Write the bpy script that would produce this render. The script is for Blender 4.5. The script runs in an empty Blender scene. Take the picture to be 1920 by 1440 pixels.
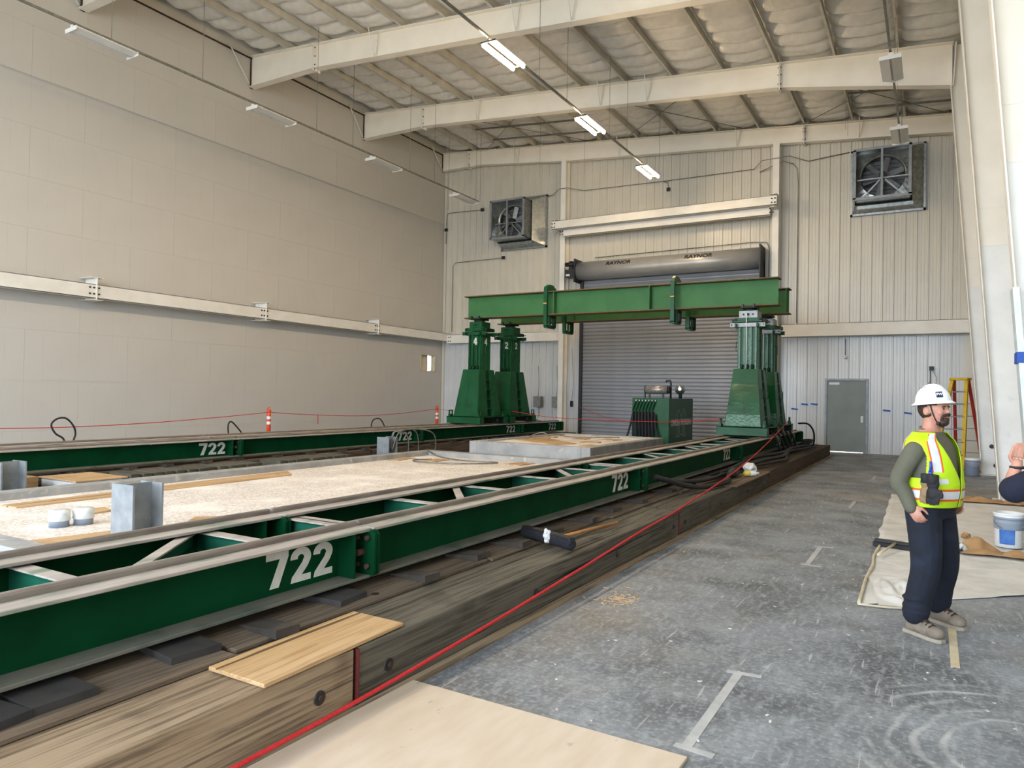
import bpy, bmesh, math, random
from mathutils import Vector, Matrix, Euler, noise
random.seed(7)
SC = bpy.context.scene
COL = SC.collection
PI = math.pi

# ------------------------------------------------------------------ camera
cam_d = bpy.data.cameras.new('camera')
cam_d.sensor_fit = 'HORIZONTAL'; cam_d.sensor_width = 36.0
cam_d.lens = 1347.57 * 36.0 / 1920.0
cam_d.clip_start = 0.05; cam_d.clip_end = 400
cam = bpy.data.objects.new('camera', cam_d); COL.objects.link(cam)
_yaw, _p, _r = .529021, .01355, .017954
_right = Vector((math.cos(_yaw), math.sin(_yaw), 0)); _fwd = Vector((-math.sin(_yaw), math.cos(_yaw), 0)); _up = Vector((0, 0, 1))
_f2 = _fwd * math.cos(_p) + _up * math.sin(_p); _u2 = _up * math.cos(_p) - _fwd * math.sin(_p)
_r3 = _right * math.cos(_r) + _u2 * math.sin(_r); _u3 = _u2 * math.cos(_r) - _right * math.sin(_r)
cam.matrix_world = Matrix(((_r3.x, _u3.x, -_f2.x, 0), (_r3.y, _u3.y, -_f2.y, 0), (_r3.z, _u3.z, -_f2.z, 1.65), (0, 0, 0, 1)))
SC.camera = cam

# ------------------------------------------------------------------ world, daylight, exposure
W = bpy.data.worlds.new('sky'); SC.world = W; W.use_nodes = True
_nt = W.node_tree
_bg = _nt.nodes['Background']
_bg.inputs['Color'].default_value = (0.80, 0.89, 1.0, 1)
_bg.inputs['Strength'].default_value = 6.0
def portal(name, loc, rot, sx, sy):
    d = bpy.data.lights.new(name, 'AREA'); d.shape = 'RECTANGLE'; d.size = sx; d.size_y = sy
    d.cycles.is_portal = True
    o = bpy.data.objects.new(name, d); COL.objects.link(o); o.location = loc; o.rotation_euler = rot
portal('daylight_portal', (-7.75, -6.05, 4.5), (PI / 2, 0, 0), 18.5, 9.0)
SC.view_settings.view_transform = 'Standard'; SC.view_settings.look = 'None'
SC.view_settings.gamma = 1.0; SC.view_settings.use_curve_mapping = False
SC.view_settings.exposure = 0.75
SC.cycles.max_bounces = 8; SC.cycles.diffuse_bounces = 5; SC.cycles.glossy_bounces = 3
SC.cycles.transmission_bounces = 4; SC.cycles.sample_clamp_indirect = 6.0
SC.cycles.caustics_reflective = False; SC.cycles.caustics_refractive = False

# ------------------------------------------------------------------ helpers
def lin(h):
    h = h.lstrip('#')
    o = []
    for i in (0, 2, 4):
        c = int(h[i:i + 2], 16) / 255.0
        o.append(c / 12.92 if c <= .04045 else ((c + .055) / 1.055) ** 2.4)
    return (o[0], o[1], o[2], 1.0)

MATS = {}
def M(name, c1, c2=None, rough=.5, metal=0.0, scale=4.0, detail=5.0, stretch=(1, 1, 1), bump=0.0, bscale=40.0,
      lo=.35, hi=.65, rnd=0.0, rough2=None, bstretch=(1, 1, 1), spec=None, alpha=None, trans=0.0, emit=None, estr=0.0,
      c3=None, s3=12.0, lo3=.55, hi3=.75, st3=(1, 1, 1), bdist=.01, coat=0.0):
    if name in MATS: return MATS[name]
    m = bpy.data.materials.new(name); m.use_nodes = True
    nt = m.node_tree; N = nt.nodes; L = nt.links
    b = N['Principled BSDF']
    b.inputs['Roughness'].default_value = rough; b.inputs['Metallic'].default_value = metal
    if spec is not None: b.inputs['Specular IOR Level'].default_value = spec
    if coat: b.inputs['Coat Weight'].default_value = coat; b.inputs['Coat Roughness'].default_value = .1
    tc = N.new('ShaderNodeTexCoord')
    def nz(sc, st, det):
        mp = N.new('ShaderNodeMapping'); mp.inputs['Scale'].default_value = st
        L.new(tc.outputs['Object'], mp.inputs['Vector'])
        n = N.new('ShaderNodeTexNoise'); n.inputs['Scale'].default_value = sc; n.inputs['Detail'].default_value = det
        L.new(mp.outputs['Vector'], n.inputs['Vector'])
        return n
    def ramp(src, a, bb):
        r = N.new('ShaderNodeMapRange'); r.inputs['From Min'].default_value = a; r.inputs['From Max'].default_value = bb
        L.new(src, r.inputs['Value']); return r.outputs['Result']
    A = lin(c1)
    out = None
    if c2:
        n = nz(scale, stretch, detail)
        f = ramp(n.outputs['Fac'], lo, hi)
        mx = N.new('ShaderNodeMix'); mx.data_type = 'RGBA'
        L.new(f, mx.inputs['Factor']); mx.inputs['A'].default_value = A; mx.inputs['B'].default_value = lin(c2)
        out = mx.outputs['Result']
        if rough2 is not None:
            mr = N.new('ShaderNodeMapRange'); mr.inputs['To Min'].default_value = rough; mr.inputs['To Max'].default_value = rough2
            L.new(f, mr.inputs['Value']); L.new(mr.outputs['Result'], b.inputs['Roughness'])
    if c3:
        n3 = nz(s3, st3, 6)
        f3 = ramp(n3.outputs['Fac'], lo3, hi3)
        mx = N.new('ShaderNodeMix'); mx.data_type = 'RGBA'
        L.new(f3, mx.inputs['Factor'])
        if out is not None: L.new(out, mx.inputs['A'])
        else: mx.inputs['A'].default_value = A
        mx.inputs['B'].default_value = lin(c3)
        out = mx.outputs['Result']
    if rnd:
        oi = N.new('ShaderNodeObjectInfo')
        mr = N.new('ShaderNodeMapRange'); mr.inputs['To Min'].default_value = 1 - rnd; mr.inputs['To Max'].default_value = 1 + rnd
        L.new(oi.outputs['Random'], mr.inputs['Value'])
        mx = N.new('ShaderNodeVectorMath'); mx.operation = 'SCALE'
        if out is not None: L.new(out, mx.inputs[0])
        else: mx.inputs[0].default_value = A[:3]
        L.new(mr.outputs['Result'], mx.inputs['Scale'])
        out = mx.outputs['Vector']
    if out is not None: L.new(out, b.inputs['Base Color'])
    else: b.inputs['Base Color'].default_value = A
    if bump:
        n = nz(bscale, bstretch, 4)
        bp = N.new('ShaderNodeBump'); bp.inputs['Strength'].default_value = bump; bp.inputs['Distance'].default_value = bdist
        L.new(n.outputs['Fac'], bp.inputs['Height']); L.new(bp.outputs['Normal'], b.inputs['Normal'])
    if trans: b.inputs['Transmission Weight'].default_value = trans
    if alpha is not None: b.inputs['Alpha'].default_value = alpha
    if emit:
        b.inputs['Emission Color'].default_value = lin(emit); b.inputs['Emission Strength'].default_value = estr
    MATS[name] = m
    return m

class MB:
    def __init__(s): s.v = []; s.f = []; s.sm = []
    def add(s, vs, fs, smooth=False):
        o = len(s.v); s.v.extend([tuple(p) for p in vs])
        for f in fs: s.f.append(tuple(i + o for i in f)); s.sm.append(smooth)
        return s
    def box(s, x0, x1, y0, y1, z0, z1):
        vs = [(x, y, z) for z in (z0, z1) for y in (y0, y1) for x in (x0, x1)]
        return s.add(vs, [(0, 2, 3, 1), (4, 5, 7, 6), (0, 1, 5, 4), (2, 6, 7, 3), (0, 4, 6, 2), (1, 3, 7, 5)])
    def obox(s, c, size, rot):
        R = rot if isinstance(rot, Matrix) else Euler(rot).to_matrix()
        h = [q / 2 for q in size]
        vs = [Vector(c) + R @ Vector((x * h[0], y * h[1], z * h[2])) for z in (-1, 1) for y in (-1, 1) for x in (-1, 1)]
        return s.add(vs, [(0, 2, 3, 1), (4, 5, 7, 6), (0, 1, 5, 4), (2, 6, 7, 3), (0, 4, 6, 2), (1, 3, 7, 5)])
    def hexa(s, b, t):       # bottom 4 (ccw from above), top 4
        return s.add(list(b) + list(t), [(3, 2, 1, 0), (4, 5, 6, 7), (0, 1, 5, 4), (1, 2, 6, 5), (2, 3, 7, 6), (3, 0, 4, 7)])
    def cyl(s, p0, p1, r0, r1=None, n=12, smooth=True, cap=True):
        r1 = r0 if r1 is None else r1
        p0, p1 = Vector(p0), Vector(p1); d = (p1 - p0).normalized()
        a = d.orthogonal().normalized(); b = d.cross(a)
        vs = []
        for p, r in ((p0, r0), (p1, r1)):
            for i in range(n):
                t = 2 * PI * i / n; vs.append(p + (a * math.cos(t) + b * math.sin(t)) * r)
        s.add(vs, [(i, (i + 1) % n, n + (i + 1) % n, n + i) for i in range(n)], smooth)
        if cap: s.add(vs, [tuple(range(n - 1, -1, -1)), tuple(range(n, 2 * n))])
        return s
    def tube(s, pts, r, n=8, closed=False, smooth=True):
        pts = [Vector(p) for p in pts]; m = len(pts)
        rr = r if isinstance(r, (list, tuple)) else [r] * m
        vs = []; prev = None
        for i, p in enumerate(pts):
            if closed: d = pts[(i + 1) % m] - pts[i - 1]
            else: d = pts[min(i + 1, m - 1)] - pts[max(i - 1, 0)]
            d = d.normalized() if d.length > 1e-9 else Vector((0, 0, 1))
            a = d.orthogonal().normalized() if prev is None else (prev - d * prev.dot(d)).normalized()
            prev = a; b = d.cross(a)
            for k in range(n):
                t = 2 * PI * k / n; vs.append(p + (a * math.cos(t) + b * math.sin(t)) * rr[i])
        fs = []
        for i in range(m if closed else m - 1):
            j = (i + 1) % m
            for k in range(n): fs.append((i * n + k, i * n + (k + 1) % n, j * n + (k + 1) % n, j * n + k))
        s.add(vs, fs, smooth)
        if not closed: s.add(vs[:n] + vs[-n:], [tuple(range(n - 1, -1, -1)), tuple(range(n, 2 * n))])
        return s
    def prism(s, poly, axis, a, b):
        def P3(u, v, w):
            return {'x': (w, u, v), 'y': (u, w, v), 'z': (u, v, w)}[axis]
        n = len(poly)
        vs = [P3(u, v, a) for u, v in poly] + [P3(u, v, b) for u, v in poly]
        fs = [(i, (i + 1) % n, n + (i + 1) % n, n + i) for i in range(n)]
        return s.add(vs, fs + [tuple(range(n - 1, -1, -1)), tuple(range(n, 2 * n))])
    def lathe(s, prof, n=24, c=(0, 0, 0), smooth=True):
        vs = []
        for r, z in prof:
            for i in range(n):
                t = 2 * PI * i / n; vs.append((c[0] + r * math.cos(t), c[1] + r * math.sin(t), c[2] + z))
        m = len(prof); fs = []
        for j in range(m - 1):
            for i in range(n): fs.append((j * n + i, j * n + (i + 1) % n, (j + 1) * n + (i + 1) % n, (j + 1) * n + i))
        s.add(vs, fs, smooth)
        s.add(vs[:n] + vs[-n:], [tuple(range(n - 1, -1, -1)), tuple(range(n, 2 * n))])
        return s
    def ball(s, c, r, n=14, m=10, rot=None):
        r = (r, r, r) if isinstance(r, (int, float)) else r
        vs = []; c = Vector(c)
        for j in range(m + 1):
            ph = PI * j / m
            for i in range(n):
                t = 2 * PI * i / n
                q = Vector((math.sin(ph) * math.cos(t) * r[0], math.sin(ph) * math.sin(t) * r[1], -math.cos(ph) * r[2]))
                vs.append(c + (rot @ q if rot else q))
        fs = [(j * n + i, j * n + (i + 1) % n, (j + 1) * n + (i + 1) % n, (j + 1) * n + i) for j in range(m) for i in range(n)]
        return s.add(vs, fs, True)
    def loft(s, rings, cap=True, smooth=True):      # rings: equal-length point lists
        n = len(rings[0]); vs = [p for r in rings for p in r]
        fs = [(j * n + i, j * n + (i + 1) % n, (j + 1) * n + (i + 1) % n, (j + 1) * n + i) for j in range(len(rings) - 1) for i in range(n)]
        s.add(vs, fs, smooth)
        if cap: s.add(list(rings[0]) + list(rings[-1]), [tuple(range(n - 1, -1, -1)), tuple(range(n, 2 * n))])
        return s
    def mesh(s, name, mat):
        me = bpy.data.meshes.new(name)
        me.from_pydata([tuple(p) for p in s.v], [], s.f)
        me.polygons.foreach_set('use_smooth', s.sm)
        if mat: me.materials.append(mat)
        bm = bmesh.new(); bm.from_mesh(me)
        bmesh.ops.remove_doubles(bm, verts=bm.verts, dist=1e-5)
        bmesh.ops.recalc_face_normals(bm, faces=bm.faces)
        bm.to_mesh(me); bm.free()
        return me
    def build(s, name, mat, parent=None, bevel=0.0, loc=None, rot=None, kind=None):
        return put(name, s.mesh(name, mat), parent, bevel, loc, rot, kind)

def put(name, me, parent=None, bevel=0.0, loc=None, rot=None, kind=None):
    o = bpy.data.objects.new(name, me); COL.objects.link(o)
    if parent: o.parent = parent
    if loc is not None: o.location = loc
    if rot is not None: o.rotation_euler = rot
    if kind: o['kind'] = kind
    if bevel:
        md = o.modifiers.new('bevel', 'BEVEL'); md.width = bevel; md.segments = 1; md.limit_method = 'ANGLE'; md.angle_limit = .6
    return o
def tag(o, label, cat, group=None):
    o['label'] = label; o['category'] = cat
    if group: o['group'] = group
    return o
def thing(name, label, cat, loc=(0, 0, 0), rz=0.0, group=None, rot=None):
    o = bpy.data.objects.new(name, None); COL.objects.link(o); o.empty_display_size = .1
    o.location = loc; o.rotation_euler = rot if rot else (0, 0, rz)
    return tag(o, label, cat, group)
def copy_tree(o, parent=None):
    c = o.copy(); COL.objects.link(c)
    if parent: c.parent = parent
    for ch in list(o.children): copy_tree(ch, c)
    return c
def ibeam(mb, x0, x1, y0, y1, z0, z1, tf=.02, tw=.015, axis='y'):
    """I section running along axis"""
    if axis == 'y':
        xm = (x0 + x1) / 2
        mb.box(x0, x1, y0, y1, z0, z0 + tf).box(x0, x1, y0, y1, z1 - tf, z1).box(xm - tw / 2, xm + tw / 2, y0, y1, z0 + tf, z1 - tf)
    elif axis == 'x':
        ym = (y0 + y1) / 2
        mb.box(x0, x1, y0, y1, z0, z0 + tf).box(x0, x1, y0, y1, z1 - tf, z1).box(x0, x1, ym - tw / 2, ym + tw / 2, z0 + tf, z1 - tf)
    else:
        ym = (y0 + y1) / 2
        mb.box(x0, x1, y0, y0 + tf, z0, z1).box(x0, x1, y1 - tf, y1, z0, z1).box((x0 + x1) / 2 - tw / 2, (x0 + x1) / 2 + tw / 2, y0 + tf, y1 - tf, z0, z1)
    return mb
def text_mesh(txt, size, xs=1.0, bold=0.0, thick=.002, spacing=1.0, shear=0.0):
    cu = bpy.data.curves.new('lettering', 'FONT'); cu.body = txt; cu.size = size; cu.offset = bold; cu.extrude = thick
    cu.align_x = 'CENTER'; cu.align_y = 'CENTER'; cu.space_character = spacing; cu.shear = shear; cu.resolution_u = 4
    o = bpy.data.objects.new('lettering_tmp', cu); COL.objects.link(o)
    dg = bpy.context.evaluated_depsgraph_get(); dg.update()
    me = bpy.data.meshes.new_from_object(o.evaluated_get(dg))
    bpy.data.objects.remove(o); bpy.data.curves.remove(cu)
    for v in me.vertices: v.co.x *= xs
    me.name = 'lettering'
    return me
def put_text(name, me, mat, origin, right, up, parent=None):
    r, u = Vector(right).normalized(), Vector(up).normalized(); n = r.cross(u)
    me.materials.clear(); me.materials.append(mat)
    o = bpy.data.objects.new(name, me); COL.objects.link(o)
    if parent: o.parent = parent
    o.matrix_basis = Matrix(((r.x, u.x, n.x, origin[0]), (r.y, u.y, n.y, origin[1]), (r.z, u.z, n.z, origin[2]), (0, 0, 0, 1)))
    return o
def remeshed(mb, voxel, name, mat, smooth_it=2):
    me = mb.mesh(name, mat)
    o = bpy.data.objects.new('remesh_tmp', me); COL.objects.link(o)
    md = o.modifiers.new('r', 'REMESH'); md.mode = 'VOXEL'; md.voxel_size = voxel; md.use_smooth_shade = True
    if smooth_it:
        s2 = o.modifiers.new('s', 'SMOOTH'); s2.iterations = smooth_it; s2.factor = .5
    dg = bpy.context.evaluated_depsgraph_get(); dg.update()
    out = bpy.data.meshes.new_from_object(o.evaluated_get(dg))
    bpy.data.objects.remove(o); bpy.data.meshes.remove(me)
    out.name = name
    if not out.materials and mat: out.materials.append(mat)
    out.polygons.foreach_set('use_smooth', [True] * len(out.polygons))
    return out
def rnd(a, b): return random.uniform(a, b)
def catmull(pts, k=6):
    P = [Vector(p) for p in pts]; out = []
    for i in range(len(P) - 1):
        p0 = P[max(i - 1, 0)]; p1 = P[i]; p2 = P[i + 1]; p3 = P[min(i + 2, len(P) - 1)]
        for j in range(k):
            t = j / k
            out.append(.5 * ((2 * p1) + (p2 - p0) * t + (2 * p0 - 5 * p1 + 4 * p2 - p3) * t * t + (3 * p1 - p0 - 3 * p2 + p3) * t ** 3))
    out.append(P[-1]); return out

# ------------------------------------------------------------------ materials
DRYWALL = M('drywall', '#d2cfc6', '#cbc8be', rough=.75, scale=1.5, bump=.05, bscale=60)
WALLPANEL = M('painted_wall_panel', '#cfcbbf', '#c7c3b6', rough=.3, scale=.8, rnd=.03)
STEEL_W = M('cream_steel_paint', '#efeadf', '#e5dfd2', rough=.5, scale=1.7, lo=.3, hi=.75, bump=.05, bscale=30)
STEEL_L = M('white_primed_steel', '#edeeec', '#e3e4e2', rough=.5, scale=2.0, c3='#d5d9db', s3=5, lo3=.62, hi3=.8)
STEEL_W2 = M('white_steel_paint', '#eae8e2', '#e0ddd5', rough=.5, scale=2.0)
WALLPANEL_L = M('white_liner_panel', '#cfd1d1', '#c6c9ca', rough=.26, scale=.8, rnd=.03)
VINYL = M('white_vinyl_insulation', '#dedcd6', '#d4d2cc', rough=.3, scale=6, bump=.3, bscale=9, bstretch=(3, 1, 1), bdist=.03)
PURLIN = M('cream_purlin', '#c9c6bc', '#bbb8ad', rough=.5, scale=3)
GALV = M('galvanised_sheet', '#b4b8b8', '#8f9596', rough=.3, metal=.85, scale=9, rough2=.45)
GALV_D = M('dull_galvanised', '#979c9f', '#7f8589', rough=.5, metal=.4, scale=7, lo=.35, hi=.7)
CONDUIT = M('conduit_steel', '#8d8d88', '#75756f', rough=.45, metal=.6, scale=10)
DARKM = M('dark_metal', '#26272a', '#1b1c1f', rough=.5, scale=10)
BLACK = M('black_rubber', '#141416', '#1d1d20', rough=.65, scale=10)
RUST = M('rusty_dark', '#2d211c', '#4a3226', rough=.8, scale=8)
GREEN_D = M('dark_green_paint', '#073f24', '#05331c', rough=.6, spec=.06, scale=2.2, lo=.35, hi=.7, c3='#0c2f1c', s3=7, lo3=.68, hi3=.84, bump=.04, bscale=25)
GREEN_T = M('tower_green_paint', '#175230', '#124526', rough=.36, spec=.22, scale=3, c3='#103b20', s3=9, lo3=.6, hi3=.85, bump=.10, bscale=8)
GREEN_TX = M('crinkled_green_film', '#3f7057', '#2c5f45', rough=.2, spec=.4, scale=4, bump=.8, bscale=16, bdist=.02)
GREEN_TD = M('tower_green_dark', '#10321b', '#0c2816', rough=.5, spec=.2, scale=3)
GREEN_H = M('header_green_paint', '#437847', '#396b3e', rough=.55, spec=.25, scale=1.6, lo=.3, hi=.7, c3='#315d38', s3=3, lo3=.6, hi3=.9)
GREEN_HR = M('header_flange_rusted', '#5a5a36', '#6b4a2c', rough=.75, scale=5, lo=.4, hi=.62, c3='#8a7650', s3=18, lo3=.6, hi3=.72)
FLANGE = M('worn_flange_top', '#aea59e', '#989089', rough=.6, scale=3, stretch=(4, .7, 4), c3='#6e7d6e', s3=2.5, lo3=.52, hi3=.68, st3=(3, .6, 3), bump=.08, bscale=25)
FLANGE_B = M('dusty_lower_flange', '#5b635a', '#6d6a60', rough=.75, scale=4, stretch=(4, .6, 4), c3='#3d4a3f', s3=3, lo3=.5, hi3=.7)
RAILBAR = M('rail_bar_steel', '#8d857d', '#6f665f', rough=.45, metal=.3, scale=6, stretch=(4, .5, 4))
WHITE_P = M('white_lettering', '#d7d7d2', '#c9c8c2', rough=.6, scale=14, c3='#8f8f86', s3=40, lo3=.68, hi3=.75)
CONCRETE = M('slab_concrete', '#a3a3a1', '#8c8d8c', rough=.85, scale=3, c3='#c3c1ba', s3=8, lo3=.6, hi3=.8, bump=.15, bscale=50)
GRAVEL = M('tan_exposed_aggregate', '#f0ebe5', '#b8aca2', rough=.9, scale=34, detail=4, lo=.3, hi=.7, c3='#f3efe9', s3=1.6, lo3=.46, hi3=.75, bump=.3, bscale=45)
def wood_mat(name, c1, c2, c3, rn, crack='#241d17'):
    m = bpy.data.materials.new(name); m.use_nodes = True
    nt = m.node_tree; N = nt.nodes; L = nt.links; b = N['Principled BSDF']; b.inputs['Roughness'].default_value = .85; b.inputs['Specular IOR Level'].default_value = .2
    tc = N.new('ShaderNodeTexCoord'); oi = N.new('ShaderNodeObjectInfo')
    off = N.new('ShaderNodeVectorMath'); off.operation = 'MULTIPLY_ADD'; off.inputs[1].default_value = (37, 53, 71)
    L.new(oi.outputs['Random'], off.inputs[0]); L.new(tc.outputs['Object'], off.inputs[2])
    def nz(sc, st, det, dist=0.0):
        mp = N.new('ShaderNodeMapping'); mp.inputs['Scale'].default_value = st; L.new(off.outputs['Vector'], mp.inputs['Vector'])
        n = N.new('ShaderNodeTexNoise'); n.inputs['Scale'].default_value = sc; n.inputs['Detail'].default_value = det; n.inputs['Distortion'].default_value = dist
        L.new(mp.outputs['Vector'], n.inputs['Vector']); return n.outputs['Fac']
    def rng(src, a, c, t1=1.0):
        r = N.new('ShaderNodeMapRange'); r.inputs['From Min'].default_value = a; r.inputs['From Max'].default_value = c; r.inputs['To Max'].default_value = t1
        L.new(src, r.inputs['Value']); return r.outputs['Result']
    def mix(f, a, bb):
        mx = N.new('ShaderNodeMix'); mx.data_type = 'RGBA'; L.new(f, mx.inputs['Factor'])
        for k, q in (('A', a), ('B', bb)):
            if isinstance(q, str): mx.inputs[k].default_value = lin(q)
            else: L.new(q, mx.inputs[k])
        return mx.outputs['Result']
    c = mix(rng(nz(1.0, (2.2, .5, 2.2), 5), .35, .65), c1, c2)
    grain = nz(5.0, (9, .25, 9), 6, .5)
    c = mix(rng(grain, .46, .62, .75), c, c3)
    c = mix(rng(nz(16, (5, .3, 5), 4), .52, .66, .4), c, c1)
    ck = rng(nz(2.3, (11, .16, 11), 3, .25), .655, .70)
    c = mix(ck, c, crack)
    c = mix(rng(nz(2.2, (1, .8, 1), 3), .62, .72, .4), c, crack)
    mr = N.new('ShaderNodeMapRange'); mr.inputs['To Min'].default_value = 1 - rn; mr.inputs['To Max'].default_value = 1 + rn; L.new(oi.outputs['Random'], mr.inputs['Value'])
    vm = N.new('ShaderNodeVectorMath'); vm.operation = 'SCALE'; L.new(c, vm.inputs[0]); L.new(mr.outputs['Result'], vm.inputs['Scale'])
    L.new(vm.outputs['Vector'], b.inputs['Base Color'])
    h = N.new('ShaderNodeMath'); h.operation = 'SUBTRACT'; L.new(grain, h.inputs[0]); L.new(ck, h.inputs[1])
    bp = N.new('ShaderNodeBump'); bp.inputs['Strength'].default_value = .5; bp.inputs['Distance'].default_value = .012
    L.new(h.outputs[0], bp.inputs['Height']); L.new(bp.outputs['Normal'], b.inputs['Normal'])
    MATS[name] = m
    return m
PLY = wood_mat('plywood', '#c9ac88', '#b8996f', '#a07f58', .06, '#5e4a33')
PLY_OLD = wood_mat('weathered_plywood', '#7a6d5f', '#675a4e', '#514639', .12, '#332b24')
PLY_F = M('pale_plywood', '#cdbfae', '#c1b19d', rough=.75, scale=3.0, stretch=(1.2, 5, 5), lo=.3, hi=.75, c3='#a08a70', s3=5.0, lo3=.665, hi3=.74, st3=(1.0, 2.6, 1), bump=.08, bscale=30, bstretch=(1, 7, 7))
TIMBER = wood_mat('weathered_timber', '#68645a', '#555149', '#38352e', .12)
TIMBER_N = wood_mat('tan_timber', '#a3917a', '#8b7862', '#5a4e41', .08)
TIMBER_D = wood_mat('dark_timber', '#5e5247', '#4b4139', '#332c27', .12)
WEDGE = M('dark_wood_wedge', '#4a443e', '#3a3530', rough=.85, scale=6, rnd=.25, bump=.1)
SHIM = M('rubber_shim', '#2d2c2c', '#3a3837', rough=.8, scale=10, rnd=.1)
RED_R = M('red_rope', '#d1242c', '#b51d25', rough=.7, scale=60, bump=.5, bscale=120)
RED_P = M('red_paint', '#6a2624', '#54201f', rough=.7, scale=9)
ORANGE = M('orange_plastic', '#e4512b', '#d8431f', rough=.45, scale=6)
WHITE_R = M('white_reflective', '#e9e9e6', '#dcdcd9', rough=.35, scale=9)
TAPE_G = M('grey_floor_tape', '#b4b6b7', '#a3a6a8', rough=.6, scale=9)
TAPE_T = M('tan_masking_tape', '#c9bfa6', '#b8ad92', rough=.75, scale=7)
TAPE_B = M('blue_painters_tape', '#2458b8', '#1d4ba2', rough=.6, scale=7)
CLOTH = M('canvas_drop_cloth', '#d0d0ce', '#c0c0be', rough=.95, scale=5, bump=.3, bscale=14, bdist=.02, c3='#dcdcda', s3=1.4, lo3=.45, hi3=.75)
PAPER = M('brown_paper', '#b08c62', '#96744d', rough=.85, scale=5)
WHITE_PL = M('white_plastic', '#e6e8ea', '#dcdfe2', rough=.35, scale=4)
GREY_PL = M('grey_blue_plastic', '#8b97a6', '#7f8b9b', rough=.4, scale=4)
BLUE_L = M('blue_label', '#2a5cae', '#4f7fc4', rough=.4, scale=12)
SILVER = M('silver_hood_paint', '#a6a5a1', '#9d9c99', rough=.33, metal=.25, scale=3)
SLAT = M('grey_door_slat', '#8f9297', '#888b91', rough=.45, metal=.15, scale=2)
DOORG = M('grey_door_paint', '#8d9694', '#848d8c', rough=.55, scale=2)
YELLOW = M('yellow_fibreglass', '#d0b024', '#bd9d1d', rough=.5, scale=6)
REDLAD = M('red_fibreglass', '#b02a25', '#98221f', rough=.5, scale=6)

# ================================================================== the setting
XL, XR, YB, YF = -17.86, 1.95, 24.7, -6.0
def z_rt(x): return 10.085 - .0896 * x

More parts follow.
